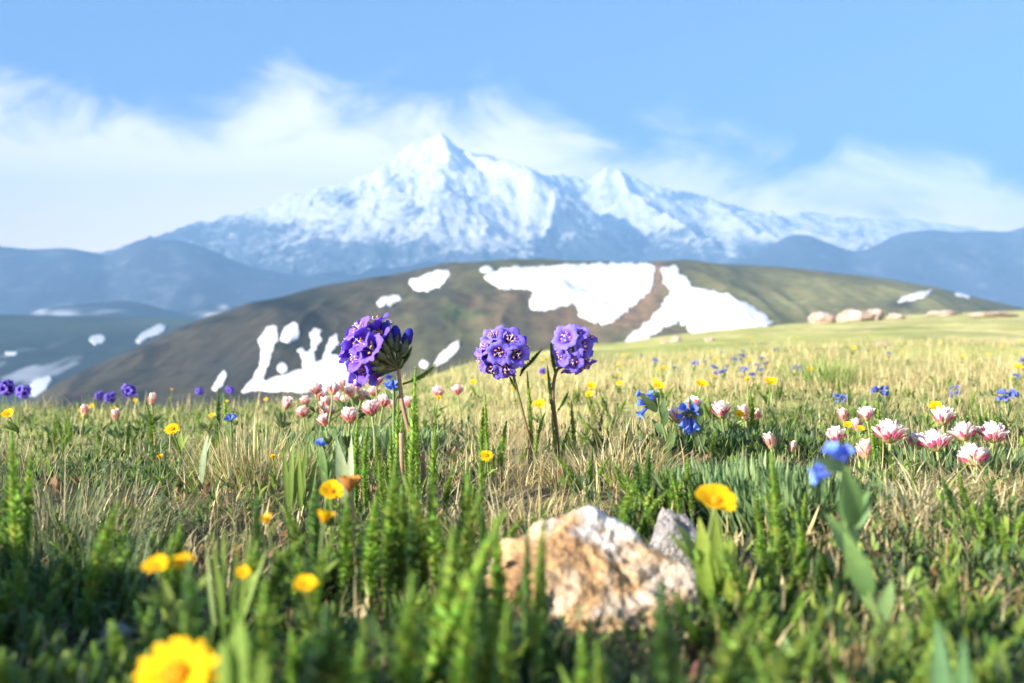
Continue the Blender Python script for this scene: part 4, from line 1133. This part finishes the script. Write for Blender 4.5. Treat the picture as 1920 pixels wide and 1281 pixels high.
blue_plant('blurred blue flowers on a tall broad-leaved stalk in right foreground', .37, [(1585, 860), (1595, 920), (1590, 1000), (1625, 1100), (1665, 1200)],
    [(1576, 868, 1556, 838, .003), (1582, 870, 1584, 842, .003), (1562, 888, 1522, 894, .0), (1556, 878, 1530, 872, -.003)],
    [(1590, 880, 1525, 862, 26, .01), (1600, 985, 1590, 880, 48, .012), (1600, 990, 1630, 920, 34, .0), (1605, 1050, 1552, 965, 38, .008), (1600, 1030, 1578, 905, 40, -.006), (1632, 1120, 1585, 1005, 42, .012), (1650, 1170, 1672, 1085, 30, .004), (1640, 1150, 1610, 1060, 30, -.004)],
    (.13, .23, .08), (.19, .32, .11), br=.0036)
blue_plant('small plant with one blue bud and upright leaves left of centre', .66, [(604, 832), (606, 860), (612, 905)],
    [(602, 836, 598, 827, .002), (604, 838, 606, 830, .0)],
    [(612, 905, 596, 842, 15, .004), (611, 895, 604, 835, 12, .006), (613, 905, 621, 850, 11, .002), (614, 915, 604, 880, 16, .008), (613, 912, 627, 862, 9, .0)], (.09, .19, .05), (.20, .32, .11), br=.003)
blue_plant('dark blue bell cluster tucked behind the left purple flower stem', .95, [(736, 712), (738, 745)],
    [(736, 712, 722, 724, .002), (736, 712, 730, 728, .004), (736, 712, 742, 728, .0), (736, 710, 724, 704, .0), (738, 710, 746, 720, .002)], [(738, 750, 748, 715, 12, 0), (738, 750, 722, 730, 10, 0)])
blue_plant('blurred blue flower just behind the straw tussock on the left', 1.0, [(432, 788), (434, 810)], [(432, 790, 422, 783, .0), (432, 790, 440, 778, .0), (432, 790, 430, 776, .0)], [(434, 812, 424, 795, 12, 0)], br=.0038)
# grey-green broad leaves without flowers
def broad(label, d, base, leaves, lc, lc2, prof='lance'):
    org = soil(base[0], d); t = thing('broadleaf_plant', label, 'plant', org, 'broad leaved plants')
    for (x0, y0, x1, y1, w, dy) in leaves:
        a = P(x0, y0, d); b = P(x1, y1, d - dy); s = soil(x0, d); a.z = min(a.z, s.z + .012)
        mb = MB(org); v = b - a; mb.leaf(a, v, Vector((random.uniform(-.5, .2), -1, .4)), v.length, w * d / F, jit(lc, .1), jit(lc2, .12), curl=random.uniform(-.1, .2), fold=.28, prof=prof, k=8, mid=(1.15, 1.12, 1.1)); mb.build('leaf', M_LEAF, t)
    return t
broad('pair of pale grey-green broad leaves left of centre', .68, (650, 890), [(655, 905, 632, 822, 28, .004), (655, 905, 640, 850, 22, .012), (658, 900, 655, 815, 16, -.006)], (.22, .29, .15), (.30, .37, .22))
broad('grey-green upright leaf pair in left mid turf', .80, (380, 865), [(378, 870, 384, 812, 16, .0), (376, 870, 392, 815, 10, -.004)], (.17, .24, .12), (.24, .32, .17))
broad('light green toothless leaves rising right of the rock below the yellow flower', .40, (1345, 1150), [(1335, 1130, 1312, 972, 44, .004), (1345, 1130, 1345, 960, 34, .006), (1360, 1150, 1375, 1010, 40, .0), (1320, 1160, 1325, 1040, 34, .012), (1370, 1170, 1400, 1060, 36, .01), (1400, 1190, 1420, 1090, 30, .012), (1380, 1200, 1360, 1090, 34, .018)], (.14, .24, .035), (.30, .40, .07))
broad('light green plant with upright leaves in front of the straw tussock', .70, (545, 880), [(540, 890, 532, 832, 11, 0), (545, 890, 545, 826, 12, .006), (552, 890, 556, 838, 10, .002), (560, 890, 575, 832, 12, .0), (566, 895, 560, 840, 10, .01), (573, 895, 566, 850, 10, .0), (580, 895, 592, 845, 12, .004)], (.10, .17, .03), (.19, .27, .05))
broad('bright yellow-green leaves in left foreground', .36, (415, 1040), [(415, 1050, 424, 985, 12, 0), (425, 1050, 392, 1000, 11, .006), (440, 1060, 468, 1005, 12, .012), (410, 1060, 376, 1020, 11, -.006), (430, 1050, 444, 1010, 11, .014), (435, 1060, 490, 1030, 11, .004)], (.09, .17, .03), (.20, .29, .055), 'ovate')
broad('blue-green twin leaves at the bottom right edge', .25, (1780, 1281), [(1770, 1300, 1765, 1165, 50, 0), (1790, 1300, 1812, 1195, 44, .004)], (.09, .20, .08), (.14, .28, .12))
broad('bright green leaves between the big yellow flower and the upright feathery leaf', .24, (440, 1270), [(440, 1310, 455, 1165, 42, 0), (420, 1310, 405, 1215, 34, .004), (470, 1310, 500, 1215, 34, .004)], (.08, .16, .03), (.18, .29, .05), 'petal')
for i, (px, d) in enumerate([(1700, .36), (1850, .38), (1500, .34), (560, .33), (1780, .50), (1890, .30), (1640, .30), (1020, .28), (1180, .27), (700, .30), (330, .40), (1480, .40), (1560, .42)]):
    s = soil(px, d); py = 640.5 - (s.z - CAM) / d * F; k = .36 / d
    lv = []
    for j in range(7):
        dx = random.uniform(-34, 34) * k; lv.append((px + dx * .3, py, px + dx, py - random.uniform(50, 105) * k, random.uniform(18, 34) * k, random.uniform(-.012, .02)))
    broad('low clump of blurred leaves in the foreground turf', d, (px, py), lv, random.choice([(.10, .18, .03), (.14, .22, .04), (.07, .14, .04)]), random.choice([(.22, .32, .06), (.28, .36, .08), (.14, .24, .07)]), random.choice(['ovate', 'lance', 'petal']))['group'] = 'low leaf clumps in the foreground'
# far blue specks
random.seed(29)
def blue_proto():
    t = thing('blue_bellflower', 'x', 'flower', (0, 0, 0)); mb = MB()
    for i in range(9):
        a = i * 2.4; bell(mb, (.002 * math.cos(a), .002 * math.sin(a), .036 + .002 * (i % 3)), (math.cos(a), math.sin(a), -.2 + .25 * (i % 3)), .011, .0042, (.06, .08, .36), (.13, .18, .52))
    mb.build('flower_head', M_PETAL, t)
    ml = MB(); ml.tube([(0, 0, -.01), (0, 0, .038)], .001, (.13, .2, .06), 6)
    ml.build('stem', M_STEM, t)
    for i in range(5):
        a = i * 1.3; ml = MB(); ml.leaf((0, 0, .004 + .004 * i), (math.cos(a), math.sin(a), 1.1), (-math.cos(a), -math.sin(a), .5), .02, .006, (.09, .15, .06), (.14, .22, .08)); ml.build('leaf', M_LEAF, t)
    return t
BP = [blue_proto(), [False]]
for px, py, d, l, sc in [(1650, 733, 1.5, 'blurred blue flower in the right mid meadow', 1.), (1890, 741, 1.4, 'blurred violet-blue flower near the right edge', 1.1), (1792, 728, 1.9, 'small blue flower left of the violet-blue one at right', .8), (1790, 740, 1.7, 'pale blue flower just under the small blue one at right', .7), (1575, 745, 1.6, 'pale blue flower behind the clover bud at right', .8)]:
    place(BP[0], BP[1], px, py, d, l, 'blue flowers in the far meadow', .038, sc)
for i in range(26):
    if i < 15: px = random.gauss(1365, 70); d = random.uniform(1.9, 3.2)
    else: px = random.uniform(1180, 1920); d = random.uniform(1.6, 5)
    s = soil(px, d); py = 640.5 - (s.z + .036 - CAM) / d * F
    place(BP[0], BP[1], px, py, d, 'tiny blurred blue flower in the far meadow', 'blue specks of the far meadow', .038, random.uniform(.4, .85))

# ================================================================== TUSSOCKS AND MATS
def tussock(label, px, d, n, rad, lo, hi, wid, cols, lean, curl, cat='grass tussock', name='grass_tussock', prof='grass', dirbias=0.0, K=7):
    o = soil(px, d)
    r = rad * np.sqrt(rng.random(n)); a = rng.uniform(0, 2 * np.pi, n)
    x = o.x + r * np.cos(a); y = o.y + r * np.sin(a) * .8
    az = a + rng.normal(0, .5, n); le = np.abs(rng.normal(lean, .18, n)) * (.35 + r / rad); cu = rng.normal(curl, .45, n)
    L = rng.uniform(lo, hi, n) * (1.1 - .35 * r / rad); W = wid * rng.uniform(.6, 1.3, n)
    b = np.stack([x, y, G(x, y) - .002], 1) - np.array(o)
    cs = np.array(cols); c = cs[rng.integers(0, len(cs), n)] * rng.uniform(.75, 1.2, (n, 1))
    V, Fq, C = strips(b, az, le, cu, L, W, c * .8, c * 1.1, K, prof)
    ob = link(name, grid_mesh(name, V, Fq, {'tint': C}, M_GRASS)); ob.location = o
    return tag(ob, label, cat, 'tussocks and leaf mats')
tl = [tuple(TAN), tuple(TAN2), tuple(TAN * .8), (.30, .30, .10), (.36, .33, .14)]
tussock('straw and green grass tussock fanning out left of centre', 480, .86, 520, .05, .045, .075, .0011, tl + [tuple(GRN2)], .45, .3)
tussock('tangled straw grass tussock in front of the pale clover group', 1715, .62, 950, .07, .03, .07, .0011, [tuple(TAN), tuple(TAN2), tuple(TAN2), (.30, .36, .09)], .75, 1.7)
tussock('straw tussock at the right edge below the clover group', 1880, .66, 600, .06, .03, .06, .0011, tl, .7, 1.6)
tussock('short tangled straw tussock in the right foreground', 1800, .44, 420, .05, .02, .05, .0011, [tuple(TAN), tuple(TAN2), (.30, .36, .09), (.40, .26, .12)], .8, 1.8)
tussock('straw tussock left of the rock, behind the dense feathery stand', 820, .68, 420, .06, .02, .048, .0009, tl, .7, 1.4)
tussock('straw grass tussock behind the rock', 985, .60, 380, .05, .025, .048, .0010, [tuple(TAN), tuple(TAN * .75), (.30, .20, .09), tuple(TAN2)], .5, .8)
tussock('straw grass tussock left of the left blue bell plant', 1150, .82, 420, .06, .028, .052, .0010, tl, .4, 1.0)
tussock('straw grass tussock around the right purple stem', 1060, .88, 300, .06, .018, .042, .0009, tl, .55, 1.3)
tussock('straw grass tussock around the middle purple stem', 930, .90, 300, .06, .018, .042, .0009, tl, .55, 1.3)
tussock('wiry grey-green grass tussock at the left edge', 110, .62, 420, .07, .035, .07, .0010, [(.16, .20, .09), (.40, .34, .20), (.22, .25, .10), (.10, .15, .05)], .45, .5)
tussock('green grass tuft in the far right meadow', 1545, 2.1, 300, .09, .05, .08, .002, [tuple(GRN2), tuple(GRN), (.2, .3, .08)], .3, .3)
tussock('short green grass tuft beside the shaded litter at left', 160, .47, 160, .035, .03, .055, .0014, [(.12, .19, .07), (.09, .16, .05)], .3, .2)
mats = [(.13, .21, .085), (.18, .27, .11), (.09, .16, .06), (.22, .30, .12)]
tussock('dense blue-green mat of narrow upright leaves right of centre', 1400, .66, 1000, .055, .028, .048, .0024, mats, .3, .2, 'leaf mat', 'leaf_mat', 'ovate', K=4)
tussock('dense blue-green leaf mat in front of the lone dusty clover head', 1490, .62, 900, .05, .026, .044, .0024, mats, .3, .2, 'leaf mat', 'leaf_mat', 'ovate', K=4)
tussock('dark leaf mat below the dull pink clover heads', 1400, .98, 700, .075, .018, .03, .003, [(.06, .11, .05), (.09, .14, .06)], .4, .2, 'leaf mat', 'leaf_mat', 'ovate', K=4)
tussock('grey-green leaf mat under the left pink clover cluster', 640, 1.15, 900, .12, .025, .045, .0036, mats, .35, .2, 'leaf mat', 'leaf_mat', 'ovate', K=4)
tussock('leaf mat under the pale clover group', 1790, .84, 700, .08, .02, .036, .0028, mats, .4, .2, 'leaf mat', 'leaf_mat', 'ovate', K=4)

# ================================================================== ROCKS
M_ROCK = mat_rock('granite', [(.34, (.22, .12, .055)), (.47, (.46, .28, .125)), (.56, (.52, .38, .26)), (.66, (.52, .44, .38)), (.8, (.58, .55, .52))], 34, .45)
M_GREY = mat_rock('grey_stone', [(.3, (.17, .16, .16)), (.5, (.29, .275, .27)), (.75, (.42, .40, .38))], 60, .8, 4)
M_BOULD = mat_rock('boulder_stone', [(.3, (.38, .25, .18)), (.5, (.50, .39, .32)), (.75, (.62, .55, .50))], 3, .8, 2)
def rock(name, label, loc, size, mat, seed, sub=6, chop=10, rough=.16, group=None, peaks=(), sharp=.04, crest=None):
    import bmesh
    bm = bmesh.new(); bmesh.ops.create_icosphere(bm, subdivisions=sub, radius=1)
    rr = random.Random(seed); qz = []
    planes = []
    for i in range(chop):
        n = Vector((rr.uniform(-1, 1), rr.uniform(-1, 1), rr.uniform(-.5, 1))).normalized(); planes.append((n, rr.uniform(.62, .9)))
    from mathutils import noise as mn
    for v in bm.verts:
        p = v.co.copy()
        for n, k in planes:
            e = p.dot(n) - k
            if e > 0: p -= n * e * .85
        q = p * 1.6 + Vector((seed * 3.1, 0, 0))
        s = 1 + rough * (mn.fractal(q, 1, 2, 5) * 1.0) + sharp * mn.fractal(q * 6, .9, 2, 4)
        p *= s
        for (c, r, h) in peaks:
            g = math.exp(-((p.x - c[0]) ** 2 + (p.y - c[1]) ** 2) / (r * r)); p.z += h * g * (p.z > -.2)
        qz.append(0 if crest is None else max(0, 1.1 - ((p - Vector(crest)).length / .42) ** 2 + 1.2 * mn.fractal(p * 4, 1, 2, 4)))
        v.co = Vector((p.x * size[0], p.y * size[1], p.z * size[2]))
    me = bpy.data.meshes.new(name); bm.to_mesh(me); bm.free()
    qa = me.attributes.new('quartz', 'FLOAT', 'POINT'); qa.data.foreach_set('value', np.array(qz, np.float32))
    me.polygons.foreach_set('use_smooth', np.full(len(me.polygons), True)); me.materials.append(mat)
    o = link(name, me); o.location = loc; return tag(o, label, 'rock', group)
b = soil(1120, .44)
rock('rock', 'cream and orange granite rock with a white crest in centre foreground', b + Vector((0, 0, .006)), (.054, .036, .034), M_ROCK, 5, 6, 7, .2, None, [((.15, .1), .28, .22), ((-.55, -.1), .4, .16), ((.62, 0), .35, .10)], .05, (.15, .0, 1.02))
b = soil(1268, .53)
rock('rock', 'small grey double-pointed stone behind the right shoulder of the granite rock', b + Vector((0, 0, .012)), (.016, .011, .017), M_GREY, 9, 5, 8, .2, None, [((-.45, 0), .3, .7), ((.35, 0), .3, .45)])
for i, (px, py, d, w, h, l) in enumerate([(1542, 602, 36, 46, 26, 'pale blurred boulder at the left of the far boulder row'), (1600, 596, 40, 70, 26, 'wide pinkish boulder in the middle of the far boulder row'), (1640, 592, 42, 36, 24, 'whitish boulder at the right of the far boulder row'),
        (1680, 594, 44, 30, 14, 'low reddish stone right of the far boulder row'), (1770, 582, 52, 60, 12, 'flat pale stone slab on the far meadow crest'), (1860, 594, 40, 90, 12, 'long pale stony outcrop near the right end of the far meadow crest'),
        (1268, 641, 15, 20, 14, 'small pale stone in front of the hooked snow patch'), (1247, 646, 14, 14, 9, 'tiny stone left of the small pale stone below the snow'), (1656, 665, 6.5, 24, 14, 'small pinkish stone in the far right meadow'), (1330, 655, 9, 20, 8, 'low stone in the far meadow below the hooked snow patch')]):
    s = P(px, py + h * .4, d); s2 = soil(px, d); z = s.z if d < 30 else s.z
    z = s2.z + .25 * h * d / F
    rock('boulder', l, Vector((s.x, d, z)), (w * d / F * .55, w * d / F * .45, h * d / F * .55), M_BOULD, 30 + i, 4, 8, .25, 'stones of the far meadow')
rock('rock', 'small pale stone half hidden in the shaded turf at left', soil(215, .40) + Vector((0, 0, .004)), (.007, .006, .005), M_GREY, 77, 4)

# ================================================================== SKY, SUN, HAZE, CAMERA
SUN_EL, SUN_AZ = R(19), R(238)          # azimuth clockwise from +Y: the sun stands behind the camera on the left
w = bpy.data.worlds.new('World'); S.world = w; w.use_nodes = True
nt = w.node_tree; nt.nodes.clear(); N = nt.nodes.new
out = N('ShaderNodeOutputWorld'); sky = N('ShaderNodeTexSky'); sky.sky_type = 'NISHITA'; sky.sun_disc = False
sky.sun_elevation = SUN_EL; sky.sun_rotation = SUN_AZ; sky.altitude = 3500; sky.air_density = 1.0; sky.dust_density = .3; sky.ozone_density = 3
bg = N('ShaderNodeBackground'); bg.inputs['Strength'].default_value = .05
sm_ = N('ShaderNodeMix'); sm_.data_type = 'RGBA'; sm_.blend_type = 'MULTIPLY'; sm_.inputs['Factor'].default_value = 1; sm_.inputs['B'].default_value = (.34, .50, .78, 1)
lk(nt, sky.outputs[0], sm_.inputs['A']); lk(nt, sm_.outputs['Result'], bg.inputs['Color'])
tc = N('ShaderNodeTexCoord'); sp = N('ShaderNodeSeparateXYZ'); lk(nt, tc.outputs['Generated'], sp.inputs[0])
def math_(op, a, b=None, c=None, clamp=False):
    n = N('ShaderNodeMath'); n.operation = op; n.use_clamp = clamp
    for i, v in enumerate((a, b, c)):
        if v is None: continue
        if isinstance(v, (int, float)): n.inputs[i].default_value = v
        else: lk(nt, v, n.inputs[i])
    return n.outputs[0]
ay = math_('MAXIMUM', math_('ABSOLUTE', sp.outputs['Y']), .15)
u = math_('DIVIDE', sp.outputs['X'], ay); v = math_('DIVIDE', sp.outputs['Z'], ay)
fc = N('ShaderNodeFloatCurve'); cu = fc.mapping.curves[0]
tops = [(-200, 170), (0, 172), (80, 182), (180, 188), (280, 205), (380, 220), (450, 195), (520, 175), (600, 195), (700, 205), (800, 205), (900, 200), (1000, 225), (1100, 262), (1200, 300), (1300, 315), (1450, 325), (1600, 325), (1750, 335), (1900, 325), (2100, 320)]
pts = [((px + 400) / 2720, (640 - py - 48) / 640) for px, py in tops]
cu.points[0].location = (0, pts[0][1]); cu.points[1].location = (1, pts[-1][1])
for p in pts: cu.points.new(*p)
fc.mapping.update()
lk(nt, math_('DIVIDE', math_('ADD', math_('MULTIPLY', u, F), 1360), 2720, clamp=True), fc.inputs['Value'])
cmb = N('ShaderNodeCombineXYZ'); lk(nt, math_('MULTIPLY', u, 1.0), cmb.inputs[0]); lk(nt, math_('MULTIPLY', v, 1.7), cmb.inputs[1])
n1 = N('ShaderNodeTexNoise'); n1.inputs['Scale'].default_value = 8; n1.inputs['Detail'].default_value = 10; n1.inputs['Roughness'].default_value = .62; n1.inputs['Distortion'].default_value = .6
lk(nt, cmb.outputs[0], n1.inputs['Vector'])
n2 = N('ShaderNodeTexNoise'); n2.inputs['Scale'].default_value = 2.6; n2.inputs['Detail'].default_value = 4; lk(nt, cmb.outputs[0], n2.inputs['Vector'])
diff = math_('SUBTRACT', math_('MULTIPLY', fc.outputs[0], 640 / F), v)         # >0 below the cloud top
cov = math_('ADD', math_('MULTIPLY_ADD', diff, 11.0, .55), math_('ADD', math_('MULTIPLY', math_('SUBTRACT', n1.outputs['Fac'], .5), 2.1), math_('MULTIPLY', math_('SUBTRACT', n2.outputs['Fac'], .5), 1.0)))
mr = N('ShaderNodeMapRange'); mr.interpolation_type = 'SMOOTHSTEP'; mr.inputs['From Min'].default_value = -.15; mr.inputs['From Max'].default_value = .85; mr.inputs['To Max'].default_value = 1.0
lk(nt, cov, mr.inputs['Value'])
cb = N('ShaderNodeBackground'); cb.inputs['Color'].default_value = (1, .80, .62, 1)
cs_ = N('ShaderNodeMapRange'); cs_.inputs['From Min'].default_value = .05; cs_.inputs['From Max'].default_value = .25; cs_.inputs['To Min'].default_value = 1.7; cs_.inputs['To Max'].default_value = .70
lk(nt, v, cs_.inputs['Value']); lk(nt, cs_.outputs[0], cb.inputs['Strength'])
mx = N('ShaderNodeMixShader'); lk(nt, mr.outputs[0], mx.inputs[0]); lk(nt, bg.outputs[0], mx.inputs[1]); lk(nt, cb.outputs[0], mx.inputs[2]); lk(nt, mx.outputs[0], out.inputs['Surface'])

sl = bpy.data.lights.new('sun', 'SUN'); sl.energy = 5.0; sl.angle = R(.5); sl.color = (1, .92, .80)
so = bpy.data.objects.new('sun', sl); COL.objects.link(so)
sd = Vector((math.sin(SUN_AZ) * math.cos(SUN_EL), math.cos(SUN_AZ) * math.cos(SUN_EL), math.sin(SUN_EL)))
so.rotation_euler = sd.to_track_quat('Z', 'Y').to_euler()

HZ = True
if HZ:
    m, nt, N = nodes_of('haze_air'); out = N('ShaderNodeOutputMaterial'); pv = N('ShaderNodeVolumePrincipled')
    pv.inputs['Color'].default_value = (.25, .53, .97, 1); pv.inputs['Density'].default_value = 4.4e-4; pv.inputs['Anisotropy'].default_value = -.08
    lk(nt, pv.outputs[0], out.inputs['Volume'])
    x0, x1, y0, y1, z0, z1 = -6500, 6500, -500, 5300, -260, 860
    vs = [(x, y, z) for z in (z0, z1) for y in (y0, y1) for x in (x0, x1)]
    fs = [(0, 2, 3, 1), (4, 5, 7, 6), (0, 1, 5, 4), (2, 6, 7, 3), (0, 4, 6, 2), (1, 3, 7, 5)]
    me = bpy.data.meshes.new('haze'); me.from_pydata(vs, [], fs); me.materials.append(m)
    tag(link('haze', me), kind='stuff')

cam = bpy.data.cameras.new('camera'); co = bpy.data.objects.new('camera', cam); COL.objects.link(co); S.camera = co
co.location = (0, 0, CAM); co.rotation_euler = (R(90), 0, 0)
cam.lens = 35.0; cam.sensor_width = 36.0; cam.clip_start = .005; cam.clip_end = 30000
cam.dof.use_dof = True; cam.dof.focus_distance = .885; cam.dof.aperture_fstop = 9.5; cam.dof.aperture_blades = 0

S.view_settings.view_transform = 'Standard'; S.view_settings.look = 'None'; S.view_settings.exposure = 2.16; S.view_settings.gamma = 1
S.render.engine = 'CYCLES'
cy = S.cycles; cy.max_bounces = 6; cy.diffuse_bounces = 3; cy.glossy_bounces = 2; cy.transmission_bounces = 3; cy.volume_bounces = 0; cy.transparent_max_bounces = 8
cy.caustics_reflective = False; cy.caustics_refractive = False; cy.use_denoising = True
try: cy.denoiser = 'OPENIMAGEDENOISE'
except Exception: pass
cy.sample_clamp_indirect = 4
